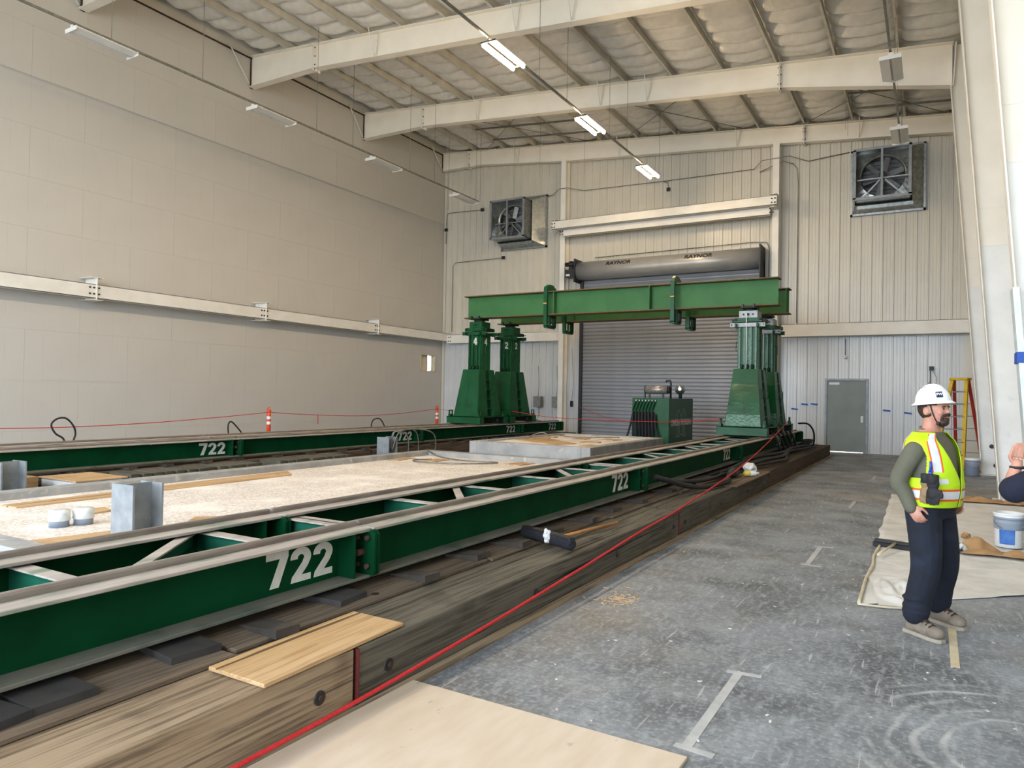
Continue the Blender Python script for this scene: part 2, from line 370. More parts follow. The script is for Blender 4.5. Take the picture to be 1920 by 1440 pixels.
def floor_material():
    m = bpy.data.materials.new('concrete_floor'); m.use_nodes = True
    nt = m.node_tree; N = nt.nodes; L = nt.links; b = N['Principled BSDF']
    tc = N.new('ShaderNodeTexCoord')
    def nz(sc, st, det, rot=0.0, dist=0.0):
        mp = N.new('ShaderNodeMapping'); mp.inputs['Scale'].default_value = st; mp.inputs['Rotation'].default_value = (0, 0, rot)
        L.new(tc.outputs['Object'], mp.inputs['Vector'])
        n = N.new('ShaderNodeTexNoise'); n.inputs['Scale'].default_value = sc; n.inputs['Detail'].default_value = det; n.inputs['Distortion'].default_value = dist
        L.new(mp.outputs['Vector'], n.inputs['Vector']); return n.outputs['Fac']
    def rng(src, a, c, t0=0.0, t1=1.0):
        r = N.new('ShaderNodeMapRange'); r.inputs['From Min'].default_value = a; r.inputs['From Max'].default_value = c
        r.inputs['To Min'].default_value = t0; r.inputs['To Max'].default_value = t1
        L.new(src, r.inputs['Value']); return r.outputs['Result']
    def mix(f, a, bb):
        mx = N.new('ShaderNodeMix'); mx.data_type = 'RGBA'; L.new(f, mx.inputs['Factor'])
        if isinstance(a, str): mx.inputs['A'].default_value = lin(a)
        else: L.new(a, mx.inputs['A'])
        if isinstance(bb, str): mx.inputs['B'].default_value = lin(bb)
        else: L.new(bb, mx.inputs['B'])
        return mx.outputs['Result']
    c = mix(rng(nz(1.1, (1, 1, 1), 10, dist=.4), .36, .66), '#555a60', '#82888f')
    c = mix(rng(nz(2.2, (1, 1, 1), 10, dist=.3), .40, .72, 0, .6), c, '#8f979f')
    c = mix(rng(nz(2.7, (1, 1, 1), 10, dist=.3), .52, .76, 0, .6), c, '#454a50')
    c = mix(rng(nz(9, (2.2, .8, 1), 8, .7), .50, .68, 0, .55), c, '#9fa6ad')
    c = mix(rng(nz(11, (.8, 2.4, 1), 8, .3), .52, .70, 0, .55), c, '#54575b')
    c = mix(rng(nz(34, (1, 1, 1), 6), .50, .68, 0, .5), c, '#a8aeb4')
    c = mix(rng(nz(48, (1, 1, 1), 5), .56, .70, 0, .5), c, '#55585c')
    c = mix(rng(nz(5, (6, .35, 1), 6, .5, .3), .66, .71, 0, .5), c, '#c4c5c4')
    c = mix(rng(nz(.5, (1, 1, 1), 4), .55, .75, 0, .45), c, '#a3937c')
    # faint tyre sweep scuffed into the concrete
    sx = N.new('ShaderNodeSeparateXYZ'); L.new(tc.outputs['Object'], sx.inputs[0])
    def mth(op, a, bb):
        n = N.new('ShaderNodeMath'); n.operation = op
        for i, q in enumerate((a, bb)):
            if q is None: continue
            if isinstance(q, (int, float)): n.inputs[i].default_value = q
            else: L.new(q, n.inputs[i])
        return n.outputs[0]
    dx = mth('MULTIPLY', mth('SUBTRACT', sx.outputs['X'], .45), 1.0); dy = mth('MULTIPLY', mth('SUBTRACT', sx.outputs['Y'], 4.15), 1.0)
    rad = mth('SQRT', mth('ADD', mth('MULTIPLY', dx, dx), mth('MULTIPLY', dy, dy)), None)
    rad = mth('ADD', rad, mth('MULTIPLY', nz(1.1, (1, 1, 1), 2), .34))
    ring = rng(mth('SINE', mth('MULTIPLY', rad, 58.0), None), .35, 1.0)
    band = mth('MULTIPLY', mth('MULTIPLY', rng(rad, .46, .54), rng(rad, 1.05, .92)), mth('MAXIMUM', rng(dx, .05, -.2), rng(dy, -.1, -.4)))
    fade = rng(nz(2.6, (1, 1, 1), 5), .40, .60, .05, .6)
    c = mix(mth('MULTIPLY', mth('MULTIPLY', ring, band), fade), c, '#c3c6c6')
    L.new(c, b.inputs['Base Color'])
    L.new(rng(nz(1.8, (1, 1, 1), 6), .3, .7, .38, .72), b.inputs['Roughness'])
    bp = N.new('ShaderNodeBump'); bp.inputs['Strength'].default_value = .12; bp.inputs['Distance'].default_value = .01
    L.new(nz(18, (1, 1, 1), 6), bp.inputs['Height']); L.new(bp.outputs['Normal'], b.inputs['Normal'])
    return m
MB().box(-18.2, 2.2, YF, 24.78, -.15, 0).build('floor', floor_material(), kind='structure')
YARD = M('pale_yard_gravel', '#c9c4b9', '#b5afa3', rough=.95, scale=2)
MB().box(-60, 60, -70, YF - .01, -.2, -.03).box(-60, 60, 24.79, 60, -.2, -.05).build('ground', YARD, kind='structure')

# ---- drywall side wall
WIN = (23.22, 24.2, 2.5, 3.2)      # y0 y1 z0 z1
def rect_minus(y0, y1, z0, z1, h):
    hy0, hy1, hz0, hz1 = h
    if y1 <= hy0 or y0 >= hy1 or z1 <= hz0 or z0 >= hz1: return [(y0, y1, z0, z1)]
    out = []
    if z0 < hz0: out.append((y0, y1, z0, hz0))
    if z1 > hz1: out.append((y0, y1, hz1, z1))
    a, b = max(z0, hz0), min(z1, hz1)
    if y0 < hy0: out.append((y0, hy0, a, b))
    if y1 > hy1: out.append((hy1, y1, a, b))
    return out
mb = MB()
for (a, b, c, d) in rect_minus(YF, YB + .3, -.1, 12.2, WIN): mb.box(-18.2, -17.9, a, b, c, d)
wall_left = mb.build('wall_left', DRYWALL, kind='structure')
def drywall_mat():
    m = bpy.data.materials.new('drywall_sheet'); m.use_nodes = True
    nt = m.node_tree; N = nt.nodes; L = nt.links; b = N['Principled BSDF']; b.inputs['Roughness'].default_value = .7
    tc = N.new('ShaderNodeTexCoord'); sx = N.new('ShaderNodeSeparateXYZ'); L.new(tc.outputs['Object'], sx.inputs[0])
    w = N.new('ShaderNodeMath'); w.operation = 'PINGPONG'; L.new(sx.outputs['Y'], w.inputs[0]); w.inputs[1].default_value = .203
    r = N.new('ShaderNodeMapRange'); r.inputs['From Min'].default_value = .008; r.inputs['From Max'].default_value = .0
    r.inputs['To Max'].default_value = .30; L.new(w.outputs[0], r.inputs['Value'])
    n = N.new('ShaderNodeTexNoise'); n.inputs['Scale'].default_value = 1.1; n.inputs['Detail'].default_value = 6; L.new(tc.outputs['Object'], n.inputs['Vector'])
    n2 = N.new('ShaderNodeTexNoise'); n2.inputs['Scale'].default_value = 3.5; L.new(tc.outputs['Object'], n2.inputs['Vector'])
    r2 = N.new('ShaderNodeMapRange'); r2.inputs['From Min'].default_value = .42; r2.inputs['From Max'].default_value = .6; L.new(n2.outputs['Fac'], r2.inputs['Value'])
    mu = N.new('ShaderNodeMath'); mu.operation = 'MULTIPLY'; L.new(r.outputs['Result'], mu.inputs[0]); L.new(r2.outputs['Result'], mu.inputs[1])
    a = N.new('ShaderNodeMix'); a.data_type = 'RGBA'; a.inputs['A'].default_value = lin('#c6c3bd'); a.inputs['B'].default_value = lin('#bebbb5'); L.new(n.outputs['Fac'], a.inputs['Factor'])
    c = N.new('ShaderNodeMix'); c.data_type = 'RGBA'; c.inputs['B'].default_value = lin('#8e897d'); L.new(mu.outputs[0], c.inputs['Factor']); L.new(a.outputs['Result'], c.inputs['A'])
    L.new(c.outputs['Result'], b.inputs['Base Color'])
    bp = N.new('ShaderNodeBump'); bp.inputs['Strength'].default_value = .08; n3 = N.new('ShaderNodeTexNoise'); n3.inputs['Scale'].default_value = 90
    L.new(tc.outputs['Object'], n3.inputs['Vector']); L.new(n3.outputs['Fac'], bp.inputs['Height']); L.new(bp.outputs['Normal'], b.inputs['Normal'])
    return m
DRYS = drywall_mat()
sheet_cache = {}
zz = [0, .6] + [.6 + 1.163 * k for k in range(1, 11)]
for i in range(len(zz) - 1):
    z0, z1 = zz[i], min(zz[i + 1], 11.66)
    y = 1.0 - (i % 2) * 1.22 + .2
    while y < YB:
        y0, y1 = y, min(y + 2.44, YB - .0)
        g = .0012
        rects = rect_minus(y0 + g, y1 - g, z0 + g, z1 - g, WIN)
        key = (round(y1 - y0, 3), round(z1 - z0, 3)) if len(rects) == 1 and rects[0][0] == y0 + g and rects[0][3] == z1 - g else None
        if key and key in sheet_cache: me = sheet_cache[key]
        else:
            mb = MB()
            for (a, b, c, d) in rects: mb.box(-.012, .012, a - y0, b - y0, c - z0, d - z0)
            me = mb.mesh('drywall_sheet', DRYS)
            if key: sheet_cache[key] = me
        put('drywall_sheet', me, wall_left, loc=(XL - .03 + rnd(-.0008, .0008), y0, z0))
        y += 2.44
# roof angle along the wall head
MB().box(XL - .02, XL + .05, 2, 24.4, 11.62, 11.64).build('head_angle', RUST, wall_left)
w1 = MB().box(-18.16, -17.86, WIN[0], WIN[0] + .04, WIN[2], WIN[3]).box(-18.16, -17.86, WIN[1] - .04, WIN[1], WIN[2], WIN[3]).box(-18.16, -17.86, WIN[0], WIN[1], WIN[2], WIN[2] + .03).box(-18.16, -17.86, WIN[0], WIN[1], WIN[3] - .03, WIN[3]).build('window_1', M('window_reveal_wood', '#d9c9ae', '#cdbb9c', rough=.6, scale=5), kind='structure')
MB().box(-18.06, -18.03, WIN[0] + .62, WIN[0] + .66, WIN[2], WIN[3]).build('mullion', DARKM, w1)
gl = M('window_glass', '#dfeaf0', rough=.08, trans=1.0)
MB().box(-18.05, -18.045, WIN[0] + .66, WIN[1] - .04, WIN[2] + .03, WIN[3] - .03).build('pane', gl, w1)
MB().box(-18.05, -18.03, WIN[0] + .04, WIN[0] + .62, WIN[2] + .03, WIN[3] - .03).build('board', M('window_board', '#e6dac4', '#d8c9ae', rough=.6, scale=4, stretch=(1, 6, 1)), w1)

# ---- ribbed end wall
DOOR = (-2.93, -1.70, 2.31)
ztop_b = lambda x: z_rt(x) + .2
mb = MB()
mb.box(-18.2, DOOR[0], 24.72, 24.78, -.1, 12.2).box(DOOR[1], 2.2, 24.72, 24.78, -.1, 12.2).box(DOOR[0], DOOR[1], 24.72, 24.78, DOOR[2], 12.2)
wall_back = mb.build('wall_back', WALLPANEL, kind='structure')
PW = .9144
def panel_profile():
    pr = []
    for k in range(3):
        a = k * PW / 3
        pr += [(a, 0), (a + .012, -.032), (a + .040, -.032), (a + .055, 0), (a + .125, 0), (a + .132, -.006), (a + .150, -.006), (a + .157, 0), (a + .215, 0), (a + .222, -.006), (a + .240, -.006), (a + .247, 0)]
    pr.append((PW, 0)); return pr
PROF = panel_profile()
def interp(prof, x):
    for (a, b), (c, d) in zip(prof, prof[1:]):
        if a <= x <= c: return b + (d - b) * (x - a) / max(c - a, 1e-6)
    return 0
pm_cache = None
x = XL + .02
k = 0
while x < XR - .02:
    x1 = min(x + PW, XR)
    cut = x < DOOR[1] and x1 > DOOR[0]
    prof = [(a, b) for a, b in PROF if a <= x1 - x + 1e-6]
    if cut:
        for e in (DOOR[0] - x, DOOR[1] - x):
            if 0 < e < PW: prof.append((e, interp(PROF, e)))
        prof.sort()
    if not cut and x1 - x > PW - .001 and pm_cache: me, lo_me = pm_cache
    else:
        mb = MB(); ml = MB()
        for (a, b), (c, d) in zip(prof, prof[1:]):
            z0 = DOOR[2] if cut and DOOR[0] < x + (a + c) / 2 < DOOR[1] else 0.0
            mb.add([(a, b, 3.8), (c, d, 3.8), (c, d, 11.75), (a, b, 11.75)], [(0, 1, 2, 3)])
            ml.add([(a, b, z0), (c, d, z0), (c, d, 3.8), (a, b, 3.8)], [(0, 1, 2, 3)])
        me = mb.mesh('ribbed_panel', WALLPANEL); lo_me = ml.mesh('ribbed_panel', WALLPANEL_L)
        if not cut and x1 - x > PW - .001: pm_cache = (me, lo_me)
    put('ribbed_panel', me, wall_back, loc=(x, YB, 0)); put('ribbed_panel', lo_me, wall_back, loc=(x, YB - .004, 0))
    x += PW; k += 1
MB().box(XL, XL + .12, YB - .05, YB - .03, 0, 11.2).build('corner_trim', WALLPANEL, wall_back)
MB().box(.75, 1.6, YB - .06, YB - .035, 0, 9.9).build('corner_trim', WALLPANEL, wall_back)
# ---- hidden sides: side wall with liner and open front
MB().box(XR, XR + .2, YF, YB, -.1, 10.3).build('wall_right', WALLPANEL, kind='structure')
MB().box(-18.2, -17.0, YF - .2, YF, -.1, 12.2).box(1.5, 2.2, YF - .2, YF, -.1, 12.2).box(-17.0, 1.5, YF - .2, YF, 9.0, 12.2).build('wall_front', WALLPANEL, kind='structure')

# ---- roof
mb = MB()
def slope_box(mb, x0, x1, y0, y1, dz0, dz1):
    b = [(x0, y0, z_rt(x0) + dz0), (x1, y0, z_rt(x1) + dz0), (x1, y1, z_rt(x1) + dz0), (x0, y1, z_rt(x0) + dz0)]
    t = [(p[0], p[1], p[2] + dz1 - dz0) for p in b]
    return mb.hexa(b, t)
slope_box(mb, -18.2, 2.2, YF - .2, 24.8, .42, .5)
ceiling = mb.build('ceiling', VINYL, kind='structure')
PX = [-17.61 + 1.402 * k for k in range(14)]
pur = MB()
pur.box(-.026, .026, 0, 30.4, 0, .012).box(-.003, .003, 0, 30.4, .012, .2).box(-.026, .026, 0, 30.4, .19, .2)
pur_me = pur.mesh('purlin', PURLIN)
for px in PX[1:]:
    if px < 1.6: put('purlin', pur_me, ceiling, loc=(px, -5.9, z_rt(px)))
def batt_mesh(w, seed):
    mb = MB(); nx, ny = 8, 96; L = 5.0; per = L / 8
    vs = []
    for j in range(ny + 1):
        y = L * j / ny
        for i in range(nx + 1):
            u = i / nx; x = w * u
            t = abs(math.sin(PI * y / per)) ** .55
            e = math.sin(PI * u) ** .45 if 0 < u < 1 else 0.0
            n = noise.noise(Vector((x * 2.2 + seed * 9, y * 3.1, seed)))
            n2 = noise.noise(Vector((x * 7 + seed, y * 5, seed * 3)))
            lump = (.19 + .07 * n) * t * e + .016 * n2 * e + .01 * e
            vs.append((x, y, -.0896 * x - lump))
    fs = [(j * (nx + 1) + i, j * (nx + 1) + i + 1, (j + 1) * (nx + 1) + i + 1, (j + 1) * (nx + 1) + i) for j in range(ny) for i in range(nx)]
    mb.add(vs, fs, True)
    return mb.mesh('insulation_batt', VINYL)
batts = [batt_mesh(1.402, s) for s in (1, 2, 3)]
for px in PX:
    for b in range(4):
        y0 = 4.6 + 5 * b
        if px < 1.3: put('insulation_batt', random.choice(batts), ceiling, loc=(px, y0, z_rt(px) + .25))
for px in PX:       # unseen rows behind the camera, same batts
    for b in range(2):
        if px < 1.3: put('insulation_batt', batts[b], ceiling, loc=(px, -5.4 + 5 * b, z_rt(px) + .25))

# ---- rigid frames
def frame_rafter(y, kind, label):
    t = thing('roof_rafter', label, 'roof beam', (0, y, 0))
    if kind == 'main':
        bot = [(-17.84, 10.76), (-15.15, 10.76), (-9.6, 10.30), (-3.5, 9.76), (.36, 9.04)]
    else:
        bot = [(-17.84, 10.95), (-15.9, 10.93), (-12.1, 10.52), (-4.4, 9.94), (.9, 9.46)]
    xe = bot[-1][0]
    top = [(xe, z_rt(xe) - .02), (-17.84, z_rt(-17.84) - .02)]
    poly = bot + top
    MB().prism(poly, 'y', -.008, .008).build('web', STEEL_W, t)
    mb = MB()
    for (a, c), (b, d) in zip(bot, bot[1:]):
        mb.hexa([(a, -.12, c - .016), (b, -.12, d - .016), (b, .12, d - .016), (a, .12, c - .016)], [(a, -.12, c), (b, -.12, d), (b, .12, d), (a, .12, c)])
    mb.build('lower_flange', STEEL_W, t)
    mb = MB()
    a, b = -17.84, xe
    mb.hexa([(a, -.12, z_rt(a) - .016), (b, -.12, z_rt(b) - .016), (b, .12, z_rt(b) - .016), (a, .12, z_rt(a) - .016)], [(a, -.12, z_rt(a)), (b, -.12, z_rt(b)), (b, .12, z_rt(b)), (a, .12, z_rt(a))])
    mb.build('upper_flange', STEEL_W, t)
    sx = [(-15.15, .02), (-3.5, .02)] if kind == 'main' else [(-16.5, .02), (-3.6, .02)]
    for x, w in sx:
        zb = [c + (d - c) * (x - a) / (b - a) for (a, c), (b, d) in zip(bot, bot[1:]) if a <= x <= b][0]
        sp = MB().box(x - w, x - .004, -.14, .14, zb - .09, z_rt(x) - .02).box(x + .004, x + w, -.14, .14, zb - .09, z_rt(x) - .02).build('splice_plate', STEEL_W2, t)
        bolts = MB()
        for z in (zb - .05, zb + .08, zb + .32, z_rt(x) - .12): bolts.cyl((x - .045, -.09, z), (x + .045, -.09, z), .016, n=6)
        bolts.build('bolts', DARKM, sp)
    for x in ([-12.9, -8.55, -7.1] if kind == 'main' else [-14.2, -9.9, -5.7, -2.0]):     # flange braces
        zb = [c + (d - c) * (x - a) / (b - a) for (a, c), (b, d) in zip(bot, bot[1:]) if a <= x <= b][0]
        MB().cyl((x, -.10, zb), (x + .02, -.42, z_rt(x) + .02), .013, n=5).cyl((x, -.10, zb), (x + .12, -.10, z_rt(x) - .02), .011, n=5).build('flange_brace', STEEL_W2, t)
    MB().box(-17.86, -17.84, -.05, .05, bot[0][1] - .03, z_rt(-17.84)).build('end_plate', RUST, t)
    MB().cyl((-17.80, -.12, bot[0][1] + .05), (-17.80, -.85, z_rt(-17.8) + .05), .02, n=5).build('wall_brace', STEEL_W2, t)
    return t
frame_rafter(9.6, 'main', 'cream roof rafter whose deep bolted end just shows above the lamp row')
frame_rafter(14.6, 'main', 'deep cream steel roof rafter above the lit lamps, with bolted splice plate')
frame_rafter(19.6, 'main', 'cream steel roof rafter joined to a tapered column by its deepened haunch')
frame_rafter(24.45, 'end', 'shallow cream end rafter running along the head of the ribbed wall')

def frame_column(y, label, lower=None):
    t = thing('frame_column', label, 'column', (0, y, 0), group='tapered frame columns')
    xi = lambda z: 1.0 - .0748 * z
    zt = 10.0
    poly = [(xi(4.3), 4.3), (1.75, 4.3), (1.75, zt), (xi(9.0), zt), (xi(9.0), 9.0)]
    MB().prism(poly, 'y', -.008, .008).build('web', STEEL_W, t)
    MB().prism([(xi(0), 0), (1.75, 0), (1.75, 4.3), (xi(4.3), 4.3)], 'y', -.008, .008).build('lower_web', STEEL_L, t)
    mb = MB()
    for z0, z1 in ((0, 9.03),):
        mb.hexa([(xi(z0) - .018, -.13, z0), (xi(z0), -.13, z0), (xi(z0), .13, z0), (xi(z0) - .018, .13, z0)], [(xi(z1) - .018, -.13, z1), (xi(z1), -.13, z1), (xi(z1), .13, z1), (xi(z1) - .018, .13, z1)])
    mb.box(xi(9) - .0, xi(9) + .02, -.13, .13, 9.0, zt)
    mb.build('inner_flange', STEEL_W2, t)
    MB().box(1.75, 1.77, -.13, .13, 0, zt).build('outer_flange', STEEL_W2, t)
    for z in (4.95, 4.3): MB().box(xi(z) + .004, 1.75, -.014, .014, z, z + .012).build('stiffener', STEEL_W2, t)
    MB().box(.9, 1.85, -.18, .18, 0, .02).build('base_plate', STEEL_W2, t)
    kn = MB()
    kn.obox((.39, -.0, 9.53), (.03, .24, 1.0), (0, math.radians(2.9), 0)); kn.build('knee_plate', STEEL_W2, t)
    return t
frame_column(19.6, 'tapered white steel column carrying the rafter haunch, near the stepladder')
frame_column(14.6, 'tapered white steel column behind the worker, its foot in brown paper')
colC = frame_column(9.6, 'broad white steel column with plastic sheeting on its flange and blue tape')

# ---- end-wall posts and girts
def wall_post(x, label):
    t = thing('wall_post', label, 'column', (x, 24.42, 0))
    mb = MB(); mb.box(-.1, .1, -.18, -.165, 0, 10.5 if x < -8 else 9.9).box(-.1, .1, .165, .18, 0, 10.5 if x < -8 else 9.9).box(-.006, .006, -.165, .165, 0, 10.5 if x < -8 else 9.9)
    mb.build('shaft', STEEL_W2, t)
    MB().box(-.14, .14, -.22, .22, 0, .02).build('base_plate', STEEL_W2, t)
    return t
wall_post(-12.08, 'slim white wall post beside the roll-up door control boxes')
wall_post(-4.42, 'slim white wall post rising behind the second gantry tower')
def girt(name, label, x0, x1, y0, y1, z0, z1, face):
    t = thing(name, label, 'beam', (x0, y0, z0))
    w, d, h = x1 - x0, y1 - y0, z1 - z0
    mb = MB()
    if face == 'x+':   # runs along y
        mb.box(w - .012, w, 0, d, 0, h).box(0, w, 0, d, h - .012, h).box(0, w, 0, d, 0, .012)
    else:              # runs along x, face toward -y
        mb.box(0, w, 0, .012, 0, h).box(0, w, 0, d, h - .012, h).box(0, w, 0, d, 0, .012)
    mb.build('channel', STEEL_W2, t)
    return t
BOLT = M('black_bolt', '#1a1a1a', rough=.5)
def bolt_grid(parent, pts, axis, r=.02, d=.02):
    for p in pts:
        q = Vector(p); a = {'x': Vector((d, 0, 0)), 'y': Vector((0, -d, 0))}[axis]
        MB().cyl(q, q + a, r, n=8).build('bolt', BOLT, parent)
g1 = girt('wall_girt', 'long white channel beam standing off the drywall on bracket stubs', -17.62, -17.40, 2.0, 24.6, 3.77, 4.10, 'x+')
for y in (4.75, 9.85, 14.95, 20.05):
    br = MB(); ibeam(br, -.24, .26, y - 2.0 - .15, y - 2.0 + .15, -.05, .50, .014, .012, 'x')
    b = br.build('bracket', STEEL_W2, g1)
    pts = [(.222, y - 2.0 + dy, dz) for dy in (-.16, -.06, .06) for dz in (.10, .25)]
    bolt_grid(b, pts, 'x', .022)
g2 = girt('wall_girt', 'white channel beam on the ribbed wall behind the numbered towers', -17.4, -12.2, 24.35, 24.6, 3.68, 4.04, 'y-')
bolt_grid(g2, [(dx, 0, dz) for dx in (.08, .18) for dz in (.1, .26)] + [(3.62 + dx, 0, dz) for dx in (0, .12) for dz in (.1, .24)], 'y', .022)
MB().hexa([(3.7, -.01, .05), (5.2, .15, -.05), (5.2, .2, -.05), (3.7, .03, .05)], [(3.7, -.01, .33), (5.2, .15, .42), (5.2, .2, .42), (3.7, .03, .33)]).build('bracket', STEEL_W2, g2)
g3 = girt('wall_girt', 'white channel beam on the ribbed wall above the grey man door', -4.2, 1.4, 24.3, 24.6, 3.62, 4.03, 'y-')
g4 = thing('crane_girt', 'paired white channel beams bracketed on the wall above the roll-up door', 'beam', (-12.3, 23.75, 7.8))
MB().box(0, 8.0, 0, .012, 0, .30).box(0, 8.0, 0, .2, .288, .30).box(0, 8.0, 0, .2, 0, .012).build('front_channel', STEEL_W2, g4)
MB().box(.35, 7.75, .28, .292, -.24, .02).box(.35, 7.75, .28, .46, -.24, -.228).box(.35, 7.75, .28, .46, .008, .02).build('rear_channel', STEEL_W2, g4)
for x in (.08, 7.9):
    br = MB(); ibeam(br, x - .1, x + .1, 0.01, .48, -.06, .36, .012, .01, 'y'); b = br.build('bracket', STEEL_W2, g4)
    bolt_grid(b, [(x + dx, -.005, dz) for dx in (-.05, .05) for dz in (.07, .2)], 'y', .024)
    bolt_grid(b, [(x + (.2 if x < 1 else -.1) + dx, .275, dz) for dx in (-.05, .05) for dz in (-.17, -.05)], 'y', .024)

# ---- roll-up door
d1 = bpy.data.objects.new('door_1', None); COL.objects.link(d1); d1['kind'] = 'structure'; d1.location = (0, 24.55, 0)
DX0, DX1 = -11.36, -4.86
sl = MB()
pitch = .132
prof = [(0, 0), (-.004, .015), (-.02, .045), (-.02, .085), (-.004, .117), (0, pitch)]
for (a, b), (c, d) in zip(prof, prof[1:]): sl.add([(DX0, a, b), (DX1, a, b), (DX1, c, d), (DX0, c, d)], [(0, 1, 2, 3)])
slm = sl.mesh('slat', SLAT)
for k in range(47): put('slat', slm, d1, loc=(0, 0, .02 + k * pitch))
for xx in (DX0, DX1):
    MB().box(xx - .06, xx + .06, -.09, .04, 0, 6.2).build('guide', DARKM, d1)
hood = MB()
R = .34
ring0 = [(math.cos(t) * R, math.sin(t) * R) for t in [PI * 2 * i / 28 for i in range(28)]]
hood.loft([[(xx, -.28 + a, 6.24 + b) for a, b in ring0] for xx in (DX0 - .02, -9.2, -7, DX1 + .02)])
hd = hood.build('coil_hood', SILVER, d1)
MB().box(DX0 - .06, DX0 - .02, -.68, .1, 5.8, 6.66).build('end_bracket', DARKM, d1)
MB().box(DX1 + .02, DX1 + .06, -.68, .1, 5.55, 6.62).build('end_bracket', DARKM, d1)
op = MB().box(DX0 - .5, DX0 - .06, -.5, -.15, 6.02, 6.3).cyl((DX0 - .3, -.35, 6.2), (DX0 - .3, -.35, 6.62), .1, n=12).cyl((DX0 - .12, -.45, 6.5), (DX0 - .5, -.45, 6.5), .08, n=12)
ob = op.build('operator_motor', DARKM, d1)
MB().box(DX0 - .45, DX0 - .3, -.515, -.5, 6.06, 6.13).build('operator_label', WHITE_PL, ob)
for xx, yy in ((-9.72, -.28), (-6.85, -.28)):
    tm = text_mesh('RAYNOR', .2, xs=1.15, bold=.006, thick=.002, shear=.12)
    a = math.radians(28)
    yc, zc = -.28 - math.cos(a) * R - .004, 6.24 + math.sin(a) * R
    put_text('lettering', tm, M('black_print', '#17171a', rough=.5), (xx, yc, zc), (1, 0, 0), (0, math.sin(a), math.cos(a)), hd)
MB().box(DX0, DX1, -.05, .02, -.0, .05).build('bottom_bar', DARKM, d1)

# ---- man door
d2 = bpy.data.objects.new('door_2', None); COL.objects.link(d2); d2['kind'] = 'structure'; d2.location = (DOOR[0], 24.66, 0)
w = DOOR[1] - DOOR[0]
MB().box(0, .06, -.03, .1, 0, DOOR[2]).box(w - .06, w, -.03, .1, 0, DOOR[2]).box(.06, w - .06, -.03, .1, DOOR[2] - .06, DOOR[2]).build('frame', GALV_D, d2)
MB().box(.05, .13, .056, .075, 0, DOOR[2]).box(w - .13, w - .05, .056, .075, 0, DOOR[2]).box(.05, w - .05, .056, .075, DOOR[2] - .13, DOOR[2] - .02).build('door_stop', DOORG, d2)
lf = MB().box(.065, w - .065, .01, .055, .026, DOOR[2] - .065).build('leaf', DOORG, d2)
MB().box(w - .2, w - .13, -.01, .012, .95, 1.15).cyl((w - .16, -.01, 1.05), (w - .16, -.06, 1.05), .02, n=8).build('handle', WHITE_PL, lf)
MB().box(.12, .42, -.0, .012, DOOR[2] - .19, DOOR[2] - .12).build('closer_label', WHITE_PL, lf)
MB().box(.07, w - .07, -.02, .06, 0, .006).build('threshold', GALV_D, d2)

# ================================================================== lamps, conduit, fans
LAMP_ON = M('lit_lamp_lens', '#fff6e6', rough=.4, emit='#ffdfb2', estr=130.0)
LAMP_OFF = M('unlit_lamp_lens', '#d9d9d6', '#cfcfcc', rough=.4, scale=3)
LAMPBODY = M('lamp_body_white', '#dededa', rough=.5)
def lamp(x, y, lit, label, group, z=8.5):
    t = thing('strip_light', label, 'light', (x, y, z), group=group)
    if lit:
        MB().box(-.014, .014, 0, 1.22, .05, .11).build('housing', CONDUIT, t)
        for sg in (-1, 1): MB().box(min(sg * .082, sg * .168), max(sg * .082, sg * .168), 0, 1.22, .04, .058).build('hood', LAMPBODY, t)
    else:
        MB().box(-.035, .035, 0, 1.22, .03, .10).build('housing', LAMPBODY, t)
    if lit:
        for s in (-1, 1):
            mb = MB()
            ring = [(s * .125 + .034 * math.cos(a), .0 + .036 * math.sin(a)) for a in [PI * 2 * i / 10 for i in range(10)]]
            mb.loft([[(a, yy, b) for a, b in ring] for yy in (.02, 1.20)]); mb.build('lens', LAMP_ON, t)
        MB().box(-.17, .17, .0, .018, .03, .07).build('end_cap', CONDUIT, t); MB().box(-.17, .17, 1.202, 1.22, .03, .07).build('end_cap', CONDUIT, t)
    else:
        for s in (-1, 1):
            MB().hexa([(s * .02, 0, -.03), (s * .20, 0, .01), (s * .20, 1.22, .01), (s * .02, 1.22, -.03)], [(s * .02, 0, -.015), (s * .20, 0, .03), (s * .20, 1.22, .03), (s * .02, 1.22, -.015)]).build('lens', LAMP_OFF, t)
        MB().box(-.2, .2, -.012, 0, -.035, .045).build('end_cap', LAMPBODY, t); MB().box(-.2, .2, 1.22, 1.232, -.035, .045).build('end_cap', LAMPBODY, t)
    MB().box(-.03, .03, .1, .16, .07, .12).box(-.03, .03, 1.06, 1.12, .07, .12).build('clip', CONDUIT, t)
    return t
LY = [3.3, 7.52, 11.78, 16.06, 20.35]
for y in LY[:]: lamp(-7.57, y, True, 'lit twin-lens strip light hung in the glowing middle row', 'lit strip lights in the middle row')
for y in LY[1:]: lamp(-14.36, y, False, 'unlit white strip light hung in the row along the drywall', 'unlit strip lights along the drywall')
for y in LY[3:]: lamp(-.78, y, False, 'unlit grey strip light hung in the row by the tapered columns', 'unlit strip lights by the columns')
def light_track(x, y1, label):
    t = thing('light_conduit', label, 'conduit', (x, 0, 8.62))
    MB().box(-.022, .022, -4, y1, .0, .042).build('strut', CONDUIT, t)
    w = MB(); zt = z_rt(x) - 8.62 + .05
    for y in (5.4, 8.3, 10.4, 13.9, 15.3, 17.9, 19.2, 22.0):
        if y < y1 + .3: MB().cyl((0, y, .04), (0, y, zt), .006, n=4).build('hanger_wire', CONDUIT, t)
    return t
light_track(-7.57, 22.0, 'dark steel strut carrying the lit lamp row on thin hanger wires')
light_track(-14.36, 21.9, 'dark steel strut carrying the unlit lamp row beside the drywall')
